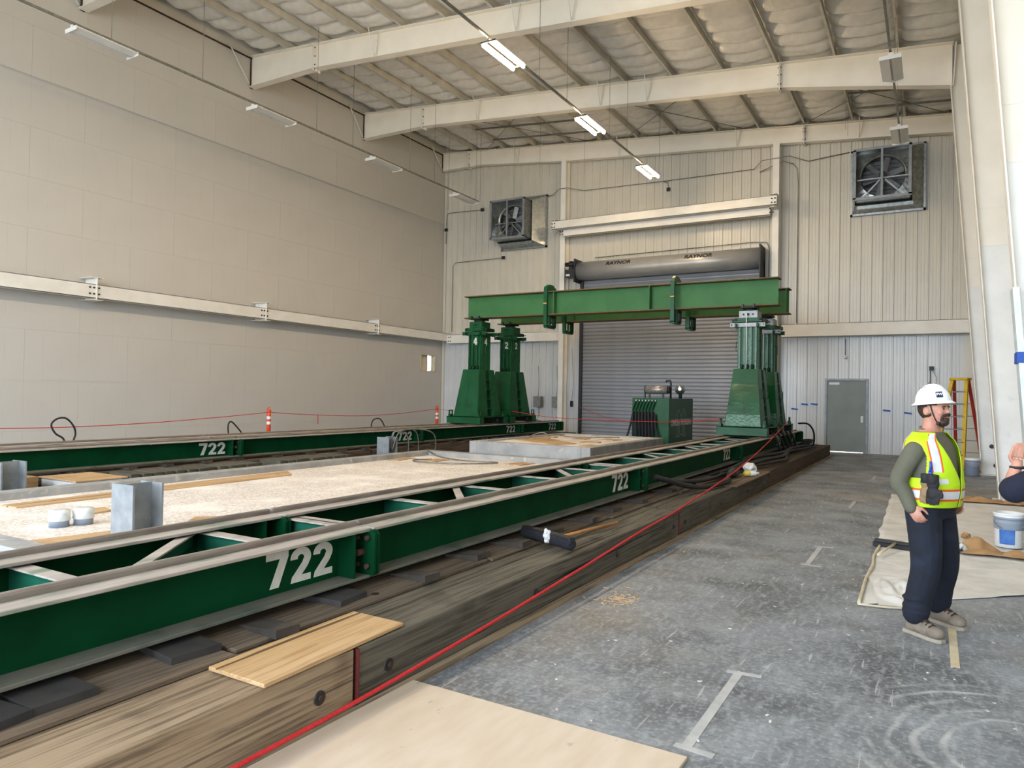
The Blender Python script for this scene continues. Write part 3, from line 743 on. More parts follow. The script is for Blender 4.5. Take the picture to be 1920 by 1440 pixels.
light_track(-.78, 22.0, 'grey steel strut carrying the unlit lamp row beside the columns')
# loose drop wires over the end bay
for xk, yk, z0 in ((1, 22.6, 8.7), (2, 22.4, 8.9), (3, 22.8, 8.8), (4, 22.2, 9.3), (5, 22.9, 9.4), (11, 22.3, 9.35), (11, 22.9, 9.35), (12, 22.6, 9.3)):
    x = PX[xk]
    tag(MB().cyl((x, yk, z0), (x, yk, z_rt(x) + .01), .005, n=4).build('drop_wire', CONDUIT), 'thin grey wire hanging from the purlins of the end bay', 'wire', 'drop wires in the end bay')
# cable cross bracing under the end-bay purlins
for a, b in (((-15.5, 19.8), (-11.0, 24.2)), ((-11.0, 19.8), (-15.5, 24.2)), ((-9.6, 19.8), (-5.4, 24.2)), ((-5.4, 19.8), (-9.6, 24.2)), ((-3.6, 19.8), (.3, 24.2)), ((.3, 19.8), (-3.6, 24.2))):
    tag(MB().cyl((a[0], a[1], z_rt(a[0]) - .03), (b[0], b[1], z_rt(b[0]) - .03), .012, n=5).build('brace_rod', CONDUIT), 'thin diagonal brace rod crossing under the end-bay purlins', 'brace rod', 'brace rods in the end bay')
for y in (22.0, 23.2):
    for x0, x1 in ((-14.6, -10.3), (-2.1, .7)):
        tag(MB().hexa([(x0, y - .03, z_rt(x0) - .06), (x1, y - .03, z_rt(x1) - .06), (x1, y + .03, z_rt(x1) - .06), (x0, y + .03, z_rt(x0) - .06)], [(x0, y - .03, z_rt(x0) - .01), (x1, y - .03, z_rt(x1) - .01), (x1, y + .03, z_rt(x1) - .01), (x0, y + .03, z_rt(x0) - .01)]).build('strut_channel', CONDUIT), 'short grey strut channel clamped across the end-bay purlins', 'strut', 'strut channels in the end bay')

def fan(xw, xf, label):
    t = thing('exhaust_fan', label, 'fan', (xw, 24.66, 8.38))
    o = xf - xw
    W2 = 1.02
    fl = MB().box(-W2, W2, -.10, 0, -W2, -W2 + .06).box(-W2, W2, -.10, 0, W2 - .06, W2).box(-W2, -W2 + .06, -.10, 0, -W2, W2).box(W2 - .06, W2, -.10, 0, -W2, W2)
    fl.build('wall_flange', GALV, t)
    h = .74
    a = [(-W2 + .05, -.08, -W2 + .05), (W2 - .05, -.08, -W2 + .05), (W2 - .05, -.08, W2 - .05), (-W2 + .05, -.08, W2 - .05)]
    b = [(-h - .03 + o, -.42, -h - .03), (h + .03 + o, -.42, -h - .03), (h + .03 + o, -.42, h + .03), (-h - .03 + o, -.42, h + .03)]
    for i in range(4):
        j = (i + 1) % 4
        MB().add([a[i], a[j], b[j], b[i]], [(0, 1, 2, 3)]).build('transition_sheet', GALV, t)
    # hollow square housing
    y0, y1 = -1.02, -.36
    MB().box(o - h, o - h + .02, y0, y1, -h, h).box(o + h - .02, o + h, y0, y1, -h, h).box(o - h, o + h, y0, y1, -h, -h + .02).box(o - h, o + h, y0, y1, h - .02, h).build('housing', GALV, t)
    MB().box(o - h - .03, o + h + .03, y0 - .02, y0 + .05, -h - .03, -h + .05).box(o - h - .03, o + h + .03, y0 - .02, y0 + .05, h - .05, h + .03).box(o - h - .03, o - h + .05, y0 - .02, y0 + .05, -h, h).box(o + h - .05, o + h + .03, y0 - .02, y0 + .05, -h, h).box(o - .03, o + .03, y0 - .015, y0 + .03, -h, h).build('front_frame', GALV_D, t)
    MB().box(o - h + .03, o + h + .06, -.42, -.3, -h - .16, -h - .06).build('drip_lip', GALV, t)
    # fan ring and blades
    R = .62; n = 32; mb = MB()
    vs = []
    for yy, r in ((-.62, R), (-.5, R - .03)):
        for i in range(n): vs.append((o + r * math.cos(2 * PI * i / n), yy, r * math.sin(2 * PI * i / n)))
    mb.add(vs, [(i, (i + 1) % n, n + (i + 1) % n, n + i) for i in range(n)], True)
    # orifice plate
    outer = []
    for i in range(n):
        c, s_ = math.cos(2 * PI * i / n), math.sin(2 * PI * i / n); k = h / max(abs(c), abs(s_)); outer.append((o + k * c, -.55, k * s_))
    inner = [(o + R * math.cos(2 * PI * i / n), -.62, R * math.sin(2 * PI * i / n)) for i in range(n)]
    mb.add(outer + inner, [(i, (i + 1) % n, n + (i + 1) % n, n + i) for i in range(n)])
    mb.build('fan_ring', GALV, t)
    hub = MB().cyl((o, -.52, 0), (o, -.72, 0), .11, n=14).build('motor', DARKM, t)
    for k in range(6):
        a0 = 2 * PI * k / 6 + .3
        R3 = Matrix.Rotation(-a0, 3, 'Y') @ Matrix.Rotation(.5, 3, 'X')
        MB().obox(Vector((o, -.5, 0)) + Matrix.Rotation(-a0, 3, 'Y') @ Vector((.34, 0, 0)), (.46, .012, .16), R3).build('blade', GALV_D, t)
    MB().obox((o + .0, -.74, -.1), (1.36, .04, .04), (0, .0, 0)).obox((o - .32, -.74, -.42), (.04, .04, .75), (0, .75, 0)).obox((o + .32, -.74, -.42), (.04, .04, .75), (0, -.75, 0)).build('motor_strut', GALV, t)
    for k in range(11):
        z = -.66 + k * .13
        MB().obox((o, -.2, z), (1.4, .012, .12), (.7, 0, 0)).build('shutter_slat', GALV_D, t)
    MB().box(-W2 + .05, W2 - .05, .0, .02, -W2 + .05, W2 - .05).build('back_plate', DARKM, t)
    return t
fan(-13.95, -14.18, 'galvanised box exhaust fan on the wall beside the drywall corner')
fan(-1.23, -1.33, 'galvanised box exhaust fan on the wall high above the man door')

# wall conduit runs
def conduit(pts, label, r=.014, boxes=(), k=1):
    t = thing('wall_conduit', label, 'conduit', pts[0])
    P0 = Vector(pts[0])
    q = [Vector(p) - P0 for p in pts]
    if k > 1: q = catmull(q, k)
    MB().tube(q, r, 6).build('pipe', CONDUIT, t)
    for b in boxes:
        c = Vector(b) - P0
        MB().box(c.x - .06, c.x + .06, c.y - .04, c.y + .03, c.z - .06, c.z + .06).build('junction_box', DARKM, t)
    return t
yw = 24.62
conduit([(-17.74, yw, 7.9), (-17.74, yw, 8.7), (-17.70, yw, 9.15), (-17.55, yw, 9.2), (-15.95, yw, 9.15)], 'grey conduit rising in the wall corner and running to the fan', boxes=((-17.74, yw, 8.5), (-15.95, yw, 9.15)))
conduit([(-17.36, yw, 4.2), (-17.36, yw, 6.95), (-17.2, yw, 7.08), (-15.0, yw, 7.1)], 'grey conduit bending along the wall beneath the fan near the corner', boxes=((-14.9, yw, 7.1),))
conduit([(-13.0, yw, 9.3), (-12.6, 24.45, 9.32), (-12.25, 24.2, 9.42), (-11.9, 24.2, 9.42), (-11.4, yw, 9.36), (-8.3, yw, 9.3), (-5.2, yw, 9.28), (-4.85, 24.2, 9.4), (-4.0, 24.2, 9.42), (-3.5, yw, 9.3), (-2.3, yw, 9.4)], 'long grey conduit crossing the ribbed wall between the two fans', boxes=())
conduit([(-8.35, yw, 9.3), (-8.15, yw, 9.22), (-8.12, yw, 9.0)], 'short conduit drop with dark box hanging from the long conduit', boxes=((-8.12, yw, 8.98),))
conduit([(-5.0, yw, 9.16), (-4.2, 24.18, 9.28), (-3.95, yw, 9.28), (-3.83, yw, 9.1), (-3.8, yw, 8.6), (-3.8, yw, 4.1)], 'grey conduit turning down the ribbed wall beside the slim post')
conduit([(-10.9, yw, 6.78), (-5.2, yw, 6.84), (-4.75, yw, 6.8), (-4.68, yw, 6.6), (-4.68, yw, 4.1)], 'thin conduit running along the top of the roll-up hood')
conduit([(-2.35, yw, 3.55), (-2.35, yw, 3.0)], 'short conduit with white sensor hanging above the man door')
tag(MB().ball((-2.35, 24.58, 2.98), .06).build('door_sensor', WHITE_PL), 'small white sensor fixed on the wall above the man door', 'sensor')
conduit([(-.05, yw, .3), (-.05, yw, 2.6)], 'thin conduit below a grey box with looped wires, beside the ladder', boxes=((-.02, yw, 2.62),))
tag(MB().tube(catmull([(-.02, 24.55, 2.6), (.12, 24.5, 2.3), (.02, 24.5, 2.05), (-.1, 24.52, 2.2), (.05, 24.5, 2.15), (.22, 24.52, 2.1)], 6), .008, 5).build('wire_loop', CONDUIT), 'loose grey wire looping out of the wall box', 'wire')
for x in (-13.15, -12.35):
    cb = thing('control_box', 'grey electric control box with wires by the roll-up door', 'electric box', (x, 24.5, 1.15), group='control boxes by the roll-up door')
    MB().box(-.16, .16, -.1, .12, 0, .42).build('case', CONDUIT, cb, bevel=.01)
    MB().tube(catmull([(0, 0, .42), (.02, .03, .9), (-.03, .05, 1.6)], 5), .012, 5).build('conduit', CONDUIT, cb)
    MB().tube(catmull([(.1, -.1, 0), (.12, -.08, -.25), (.02, -.06, -.4)], 5), .01, 5).build('cable', BLACK, cb)
sw = thing('door_switch', 'black push-button station hanging on a cord beside the roll-up door', 'switch', (-11.75, 24.6, 1.2))
MB().box(-.05, .05, -.06, .0, 0, .22).build('case', BLACK, sw, bevel=.01)
MB().tube(catmull([(0, -.03, .22), (.06, -.03, .9), (-.02, -.02, 2.2)], 5), .008, 5).build('cord', CONDUIT, sw)
for i, (x, z) in enumerate(((-3.83, 1.32), (-3.53, 1.48), (-3.24, 1.49), (-1.19, 1.34), (-.62, 1.28))):
    tag(MB().obox((x, 24.655, z), (.2, .006, .05), (0, .1, 0)).build('tape_mark', TAPE_B), 'short strip of blue tape stuck on the ribbed wall' + (' between door and towers' if i < 3 else ' behind the worker'), 'tape', 'blue tape on the ribbed wall')

# ================================================================== timber mats
random.seed(11)
def timber_mat(x0, y0, y1, label, group, mats, holes=False):
    t = thing('timber_mat', label, 'timber mat', (x0, y0, 0), group=group)
    L = y1 - y0
    for k in range(4):
        a, b = rnd(0, .03), rnd(0, .03)
        xa = -.3035 * (k + 1) + .003 - .0; xb = -.3035 * k - .0
        if k == 0: xb = 0
        zt = .305 + rnd(-.006, .004)
        mb = MB(); mb.box(xa, xb - .004, a, L - b, 0, zt)
        mb.build('timber', mats[k % len(mats)], t, bevel=.008)
    if holes:
        for y in holes:
            yy = y - y0
            mb = MB().cyl((-.03, yy, .14), (.003, yy, .14), .036, n=14); h = mb.build('bolt_hole', DARKM, t)
            MB().cyl((-.02, yy + .004, .138), (.012, yy + .004, .138), .017, n=6).build('bolt', RUST, h)
    return t
ny = [(-3.2, 2.862), (2.878, 8.40), (8.42, 13.90), (13.92, 20.05), (20.07, 23.13)]
labs = ['tan timber mat by the plywood floor sheet', 'weathered timber mat with the brush head lying on it', 'weathered timber mat with black hoses on it', 'dark timber mat beside the yellow bottle', 'dark timber mat at the rail end by the man door']
for i, (a, b) in enumerate(ny):
    hs = [y for y in (2.6, 3.12, 4.83, 6.47, 8.2, 8.65, 10.4, 12.1, 13.7) if a < y < b]
    mm = [TIMBER_N] if i == 0 else ([TIMBER] if i < 3 else [TIMBER_D])
    timber_mat(-2.58, a, b, labs[i] + ', along the rope', 'outer timber mats along the rope', mm, hs)
    timber_mat(-3.80, a + rnd(-.3, .3), min(b + rnd(-.3, .3), 23.2) - .36, 'timber mat mostly hidden under the rail track beside the rope', 'inner timber mats under the rope-side track', [TIMBER, TIMBER_D])
# red painted joints
for y in (2.87, 8.41):
    tag(MB().box(-2.6, -2.574, y - .006, y + .006, .02, .3).build('joint_paint', RED_P), 'red paint mark on the joint between timber mats', 'paint mark', 'red paint on mat joints')
for a, b in ((1.5, 7.0), (7.02, 12.5), (12.52, 18.0), (18.02, 23.4)):
    timber_mat(-10.95, a, b, 'dark timber mat under the rail track beside the drywall, facing the slabs', 'slab-side mats under the drywall-side track', [TIMBER_D])
    timber_mat(-12.175, a, b, 'timber mat under the rail track beside the drywall', 'mats under the drywall-side track', [TIMBER, TIMBER_D])

# ---- plywood strips on the mats
def board(name, label, cat, x0, x1, y0, y1, z0, th, mat, group=None, rz=0.0, tilt=(0, 0)):
    cx, cy = (x0 + x1) / 2, (y0 + y1) / 2
    o = MB().box(-(x1 - x0) / 2, (x1 - x0) / 2, -(y1 - y0) / 2, (y1 - y0) / 2, 0, th).build(name, mat, None, bevel=.003, loc=(cx, cy, z0), rot=(tilt[0], tilt[1], rz))
    return tag(o, label, cat, group)
zs = .309
strips = [(-3.75, -2.965, -1.2, 2.42), (-3.78, -3.03, 2.46, 4.86), (-3.78, -3.02, 4.9, 7.3), (-3.80, -3.0, 7.34, 9.75), (-3.8, -2.98, 9.8, 12.2), (-3.8, -2.98, 12.25, 14.65), (-3.8, -3.0, 14.7, 17.1)]
for i, (a, b, c, d) in enumerate(strips):
    board('plywood_strip', ('weathered plywood strip under the rail, beside the flat shims', 'weathered plywood strip under the rail, by the first joint and its drilled hole', 'weathered plywood strip under the rail beside the broom head', 'weathered plywood strip under the rail beside the loose broom handle', 'weathered plywood strip under the springing black hose', 'weathered plywood strip under the rail beside the yellow bottle', 'weathered plywood strip under the rail at the film-wrapped tower')[i], 'plywood', a, b, c, d, zs, .022, PLY_OLD, 'plywood strips under the rope-side track', rz=rnd(-.006, .006))
for i in range(7):
    y = 3.0 + i * 2.44
    board('plywood_strip', 'weathered plywood strip laid on the mats under the drywall-side rail track', 'plywood', -11.75, -11.0 + rnd(-.05, .05), y, y + 2.41, zs, .022, PLY_OLD, 'plywood strips under the drywall-side track')
board('plywood_cover', 'split tan plywood sheet lying skewed on the timber mat edge', 'plywood', -2.955, -2.585, 2.24, 3.26, .313, .02, PLY, rz=.03, tilt=(0, .02))
board('plywood_cover', 'loose grey plywood offcut on the mats beside the yellow bottle', 'plywood', -2.86, -2.5, 11.0, 13.6, .31, .02, PLY_OLD)

tag(MB().cyl((-3.12, 3.62, .331), (-3.12, 3.62, .3325), .028, n=14).build('drill_hole', BLACK), 'round dark drilled hole in the weathered plywood strip', 'hole')
# ---- wedges and shims under the rails
def wedge_mesh(L, Wd, h0, h1, mat):
    mb = MB(); mb.hexa([(-L / 2, -Wd / 2, 0), (L / 2, -Wd / 2, 0), (L / 2, Wd / 2, 0), (-L / 2, Wd / 2, 0)], [(-L / 2, -Wd / 2, h0), (L / 2, -Wd / 2, h1), (L / 2, Wd / 2, h1), (-L / 2, Wd / 2, h0)])
    return mb.mesh('wedge', mat)
wm = [wedge_mesh(.34, .15, .012, .05, WEDGE), wedge_mesh(.30, .2, .02, .045, WEDGE), wedge_mesh(.3, .26, .034, .034, SHIM)]
for y, kd, xo in ((1.38, 2, -3.2), (1.66, 2, -3.22), (2.3, 2, -3.24), (2.76, 0, -3.13), (3.40, 2, -3.26), (4.1, 0, -3.17), (4.85, 1, -3.22), (5.45, 0, -3.18), (6.15, 1, -3.2), (6.9, 0, -3.18), (7.7, 1, -3.22), (8.5, 0, -3.2), (9.7, 1, -3.2), (10.6, 0, -3.2), (11.6, 1, -3.2), (12.7, 0, -3.2), (13.8, 1, -3.2)):
    o = put('shim' if kd == 2 else 'wedge', wm[kd], None, loc=(xo, y, .332), rot=(0, 0, rnd(-.12, .12)))
    if kd == 2: tag(o, 'flat dark rubber shim pushed under the rope-side rail beam', 'shim', 'shims under the rope-side rail')
    else: tag(o, 'dark wooden wedge driven under the rope-side rail beam', 'wedge', 'wedges under the rope-side rail')
y = 4.6
while y < 21.5:
    o = put('wedge', wm[random.randint(0, 1)], None, loc=(-11.12, y, .332), rot=(0, 0, rnd(-.15, .15)))
    tag(o, 'grey wooden wedge under the rail beam beside the drywall', 'wedge', 'wedges under the drywall-side rail')
    y += rnd(.55, .95)

# ================================================================== gantry rail tracks
def ribbon(mb, pts, w, th):
    pts = [Vector((p[0], p[1])) for p in pts]; L_, R_ = [], []
    for i, p in enumerate(pts):
        d = (pts[min(i + 1, len(pts) - 1)] - pts[max(i - 1, 0)]).normalized(); n = Vector((-d.y, d.x)) * w / 2
        L_.append(p + n); R_.append(p - n)
    for i in range(len(pts) - 1):
        q = [R_[i], R_[i + 1], L_[i + 1], L_[i]]
        mb.add([(v.x, v.y, 0) for v in q] + [(v.x, v.y, th) for v in q], [(3, 2, 1, 0), (4, 5, 6, 7), (0, 1, 5, 4), (1, 2, 6, 5), (2, 3, 7, 6), (3, 0, 4, 7)])
def digits(txt, height, width, th=.0015):
    """bold condensed stencil numerals, centred"""
    mb = MB(); x = 0.0
    for ch in txt:
        g = MB()
        if ch == '7': g.prism([(0, 1), (.62, 1), (.62, .82), (.36, 0), (.11, 0), (.38, .79), (0, .79)], 'z', 0, th)
        elif ch == '2':
            arc = [(.305 + .20 * math.cos(a), .69 + .20 * math.sin(a)) for a in [PI * 1.04 - PI * 1.24 * i / 14 for i in range(15)]]
            ribbon(g, arc + [(.44, .50), (.16, .13)], .21, th); g.prism([(.02, 0), (.61, 0), (.61, .19), (.06, .19)], 'z', 0, th * .98)
        elif ch == '4':
            g.prism([(.36, 0), (.57, 0), (.57, 1), (.36, 1)], 'z', 0, th); g.prism([(0, .2), (.67, .2), (.67, .37), (0, .37)], 'z', 0, th * .98); g.prism([(0, .37), (.2, .37), (.42, .74), (.42, 1), (.36, 1)], 'z', 0, th * .96)
        o = len(mb.v); mb.v += [(v[0] + x, v[1], v[2]) for v in g.v]; mb.f += [tuple(i + o for i in f) for f in g.f]; mb.sm += [False] * len(g.f)
        x += .68
    W_ = x - .06
    mb.v = [((v[0] - W_ / 2) * width / W_, (v[1] - .5) * height, v[2]) for v in mb.v]
    me = bpy.data.meshes.new('lettering'); me.from_pydata(mb.v, [], mb.f); return me
T722 = digits('722', .215, .55)
GREEN_S = M('teal_green_paint', '#1c5a47', '#154a38', rough=.5, spec=.15, scale=4)
def track(xc, y0, y1, label, group, text=True, brace0=1):
    t = thing('rail_track', label, 'rail track', (xc, y0, .40), group=group)
    L = y1 - y0
    for s in (1, -1):
        c = s * .4225
        bn = 'girder'
        g = MB().box(c - .008, c + .008, 0, L, .02, .31).build('web', GREEN_D, t)
        MB().box(c - .155, c + .155, .004, L - .004, .31, .33).build('top_flange', FLANGE, t, bevel=.003)
        MB().box(c - .155, c + .155, .004, L - .004, 0, .02).build('bottom_flange', FLANGE_B, t, bevel=.003)
        MB().prism([(c - .022, .33), (c + .022, .33), (c + .022, .355), (c + .014, .364), (c - .014, .364), (c - .022, .355)], 'y', .01, L - .01).build('rail_bar', RAILBAR, t)
        for yy in (.0, L - .022):
            e = MB().prism([(c + .006, .02), (c + .19, .02), (c + .2, .04), (c + .2, .29), (c + .175, .318), (c + .006, .318)], 'y', yy, yy + .022).build('joint_plate', GREEN_D, t)
            if s == 1:
                for bx_, bz in ((c + .06, .08), (c + .06, .26), (c + .15, .08), (c + .15, .27)):
                    y_ = yy - .03 if yy > 1 else yy + .022
                    MB().cyl((bx_, y_, bz), (bx_, y_ + .03, bz), .018, n=6).build('bolt', RUST, e)
                if yy > 1: MB().cyl((c + .1, yy - .07, .17), (c + .1, yy + .02, .17), .024, n=8).build('pin', RUST, e)
        MB().box(c + .008, c + .15, L - .16, L - .148, .02, .31).build('stiffener', GREEN_D, t)
    k = 0; yy = L - .6; ys = []
    while yy > .1: ys.append(yy); yy -= 1.14
    for q in ys + [.08]:
        MB().box(-.414, .414, q - .045, q + .045, .288, .298).build('cross_strut', FLANGE, t)
        MB().box(-.414, .414, q - .006, q + .006, .08, .288).build('strut_web', GREEN_S, t)
    for j in range(0, len(ys) - 1, 2):
        a, b = ys[j + 1], ys[j]
        d = Vector((-.82, b - a - .1, 0)); ang = math.atan2(d.y, d.x)
        MB().obox((0, (a + b) / 2, .293), (d.length, .07, .01), (0, 0, ang)).build('diagonal_brace', FLANGE, t)
        MB().obox((0, (a + b) / 2, .245), (d.length, .008, .085), (0, 0, ang)).build('brace_web', GREEN_S, t)
    if text: put_text('lettering', T722, WHITE_P, (.4225 + .0095, L - .16 - .33, .165), (0, 1, 0), (0, 0, 1), t)
    return t
XN, XF = -3.8225, -11.62
labs = ['green twin rail track reading 722 beside the wrapped pipe stubs and plywood floor sheet', 'green twin rail track reading 722 beside the brush head', 'green twin rail track reading 722 where black hoses lie', 'green twin rail track carrying the two unnumbered towers', 'short green rail track under the hose pile by the man door']
for i, (a, b) in enumerate([(-1.62, 3.72), (3.73, 9.04), (9.05, 14.5), (14.51, 19.9), (19.91, 22.2)]):
    track(XN, a, b, labs[i], 'rope-side rail tracks')
labs = ['green twin rail track reading 722 along the drywall beside the galvanised stubs', 'green twin rail track reading 722 along the drywall behind the cable loops', 'green twin rail track reading 722 under the tower marked 4', 'short green rail track reading 722 under the tower marked 2']
for i, (a, b) in enumerate([(3.4, 8.97), (8.98, 14.45), (14.46, 19.6), (19.61, 22.4)]):
    track(XF, a, b, labs[i], 'drywall-side rail tracks')
GREEN_TG = M('glossy_tower_green', '#175230', '#124526', rough=.13, spec=.5, scale=3, bump=.22, bscale=5, bdist=.02)

# ================================================================== hydraulic gantry towers
def tower(xc, yc, num, label):
    t = thing('gantry_tower', label, 'gantry tower', (xc, yc, .772))
    # base frame
    hx, hy = .575, .775
    MB().box(-hx, hx, -hy, -hy + .03, 0, .20).box(-hx, hx, hy - .03, hy, 0, .20).box(-hx, hx, -hy, hy, .18, .20).box(-hx, -hx + .02, -hy, -hy + .22, 0, .2).box(hx - .02, hx, -hy, -hy + .22, 0, .2).box(hx - .02, hx, hy - .22, hy, 0, .2).box(-hx, -hx + .02, hy - .22, hy, 0, .2).build('base_frame', GREEN_T, t, bevel=.004)
    for sx in (-.4225, .4225):
        for yy in (-.45, .45): MB().cyl((sx - .05, yy, .085), (sx + .05, yy, .085), .085, n=16).build('roller', DARKM, t)
    # tapered body: front and rear shells with a recessed ladder bay between
    zb, zt = .2, 1.57
    def shell(y0b, y1b, y0t, y1t, nm):
        wb, wt = .42, .285
        MB().hexa([(-wb, y0b, zb), (wb, y0b, zb), (wb, y1b, zb), (-wb, y1b, zb)], [(-wt, y0t, zt), (wt, y0t, zt), (wt, y1t, zt), (-wt, y1t, zt)]).build(nm, GREEN_T, t, bevel=.006)
    shell(-.66, -.10, -.40, -.08, 'front_shell'); shell(.20, .66, .16, .40, 'rear_shell')
    wb, wt = .33, .24
    MB().hexa([(-wb, -.12, zb), (wb, -.12, zb), (wb, .22, zb), (-wb, .22, zb)], [(-wt, -.1, zt - .02), (wt, -.1, zt - .02), (wt, .18, zt - .02), (-wt, .18, zt - .02)]).build('core', GREEN_TD, t)
    for s in (-1, 1):
        for z in (.42, .70, .98, 1.26):
            f = (z - zb) / (zt - zb); xx = s * (.42 + (.285 - .42) * f - .03)
            MB().box(xx - .02, xx + .02, -.11, .21, z, z + .02).build('ladder_rung', GREEN_T, t)
        f = .55; xx = s * (.42 + (.285 - .42) * f)
        for yy in (-.16, .27):
            MB().tube([(xx, yy - .03, .86), (xx + s * .05, yy - .03, .88), (xx + s * .05, yy - .03, 1.05), (xx, yy - .03, 1.08)], .010, 5).build('grab_handle', GREEN_T, t)
        for yy in (-hy + .1, hy - .1):
            lug = MB().box(s * .5 - .03, s * .5 + .03, yy - .09, yy + .09, .2, .26).box(s * .5 - .012, s * .5 + .012, yy - .09, yy - .05, .26, .38).box(s * .5 - .012, s * .5 + .012, yy + .05, yy + .09, .26, .38).box(s * .5 - .012, s * .5 + .012, yy - .09, yy + .09, .36, .38)
            lug.build('corner_lug', GREEN_T, t)
    # front plates
    def fpt(u, z, out=.008):
        f = (z - zb) / (zt - zb); w = .42 + (.285 - .42) * f; y = -.66 + (.26) * f
        return (u * w, y - out, z)
    def fplate(u0, u1, z0, z1, nm, mat):
        MB().hexa([fpt(u0, z0), fpt(u1, z0), fpt(u1, z0, -.01), fpt(u0, z0, -.01)], [fpt(u0, z1), fpt(u1, z1), fpt(u1, z1, -.01), fpt(u0, z1, -.01)]).build(nm, mat, t)
    fplate(-.97, .97, 1.22, 1.55, 'front_plate', GREEN_T)
    fplate(-.97, -.01, .50, 1.21, 'front_door', GREEN_T if num else GREEN_TG); fplate(.01, .97, .50, 1.21, 'front_door', GREEN_T if num else GREEN_TG)
    fplate(-.97, .97, .22, .485, 'front_skirt', GREEN_T if num else GREEN_TX)
    # mast: box column with three ribs and guide grooves
    m0, m1 = 1.5, 2.62
    w = .215
    MB().box(-w, w, -.20, .25, m0, m1).build('mast', GREEN_T, t, bevel=.02)
    for xx in (-.19, -.075, .075, .19): MB().box(xx - .022, xx + .022, -.245, -.2, m0, m1).build('mast_rib', GREEN_T if num else GREEN_TX, t)
    if not num: MB().box(-.05, .05, -.212, -.2, m0 + .05, m1 - .02).build('wrapped_face', GREEN_TX, t)
    for yy in (-.17, .22): MB().box(w, w + .025, yy - .03, yy + .03, m0, m1).box(-w - .025, -w, yy - .03, yy + .03, m0, m1).build('mast_rail', GREEN_T, t)
    for xx in (-.12, 0, .12): MB().cyl((xx, -.27, zt - .02), (xx, -.27, zt + .11), .035, n=10).build('hydraulic_port', GREEN_TD, t)
    for s in (-1, 1):
        MB().tube([(s * .22, -.1, 2.02), (s * .30, -.1, 2.02), (s * .30, -.1, 2.25), (s * .22, -.1, 2.25)], .008, 5).build('mast_handle', DARKM, t)
    # head
    MB().box(-.41, .41, -.29, -.25, 2.58, 2.68).build('lug_bar', GALV_D if not num else GREEN_T, t, bevel=.004)
    for s in (-1, 1): MB().cyl((s * .37, -.295, 2.63), (s * .37, -.285, 2.63), .02, n=10).build('lug_hole', BOLT, t)
    MB().box(-.41, .41, .30, .34, 2.58, 2.68).build('lug_bar', GREEN_T, t, bevel=.004)
    for s in (-1, 1): MB().box(s * .25 - .02, s * .25 + .02, -.42, .46, 2.57, 2.66).build('side_bar', GREEN_T, t, bevel=.004)
    MB().box(-.33, .33, -.27, .32, 2.70, 2.74).box(-.3, .3, -.24, .29, 2.74, 2.80).build('head_plate', GREEN_T, t, bevel=.004)
    for s in (-1, 1):
        MB().cyl((s * .28, -.29, 2.76), (s * .28, .34, 2.76), .03, n=8).build('tie_rod', GREEN_TD, t)
        MB().box(s * .33, s * .38, -.2, .25, 2.70, 2.78).build('clamp_bar', GREEN_TD, t)
    MB().box(-.22, .22, -.21, .26, 2.80, 2.98).build('swivel_block', GREEN_T if num else GALV_D, t, bevel=.008)
    for xx in (-.11, 0, .11): MB().cyl((xx, -.225, 2.89), (xx, -.205, 2.89), .03 if xx == 0 else .02, n=8).build('head_bolt', GREEN_TD, t)
    MB().cyl((0, 0, 2.98), (0, 0, 3.04), .16, n=18).build('swivel', DARKM, t)
    MB().box(-.17, .17, -.24, .26, 3.04, 3.085).build('saddle_plate', GREEN_TD, t)
    for s in (-1, 1):
        MB().box(s * .13 - .02, s * .13 + .02, -.27, -.2, 3.05, 3.14).build('beam_clamp', DARKM, t)
    MB().cyl((-.02, -.30, 2.9), (-.02, -.29, zt), .012, n=6).build('gauge_rod', WHITE_PL if not num else GREEN_T, t)
    if num:
        me = digits(num, .21, .13)
        put_text('lettering', me, WHITE_P, (0.02, -.252, 2.40), (1, 0, 0), (0, 0, 1), t)
        MB().box(-.1, .14, -.2495, -.2, 2.25, 2.56).build('number_plate', GREEN_T, t)
        put_text('lettering', me.copy(), WHITE_P, (w + .002, .03, 2.40), (0, 1, 0), (0, 0, 1), t)
    return t
Y1, Y2 = 17.95, 19.95
tower(-3.83, Y1, '', 'green hydraulic gantry tower with shiny film-wrapped front, beside the rope')
tower(-3.83, Y2, '', 'dark green gantry tower hidden behind the film-wrapped one, hoses at its foot')
tower(-11.62, Y1 - .05, '4', 'green hydraulic gantry tower with a white four on its mast')
tower(-11.62, Y2 - .25, '2', 'green hydraulic gantry tower with a white two on its mast')

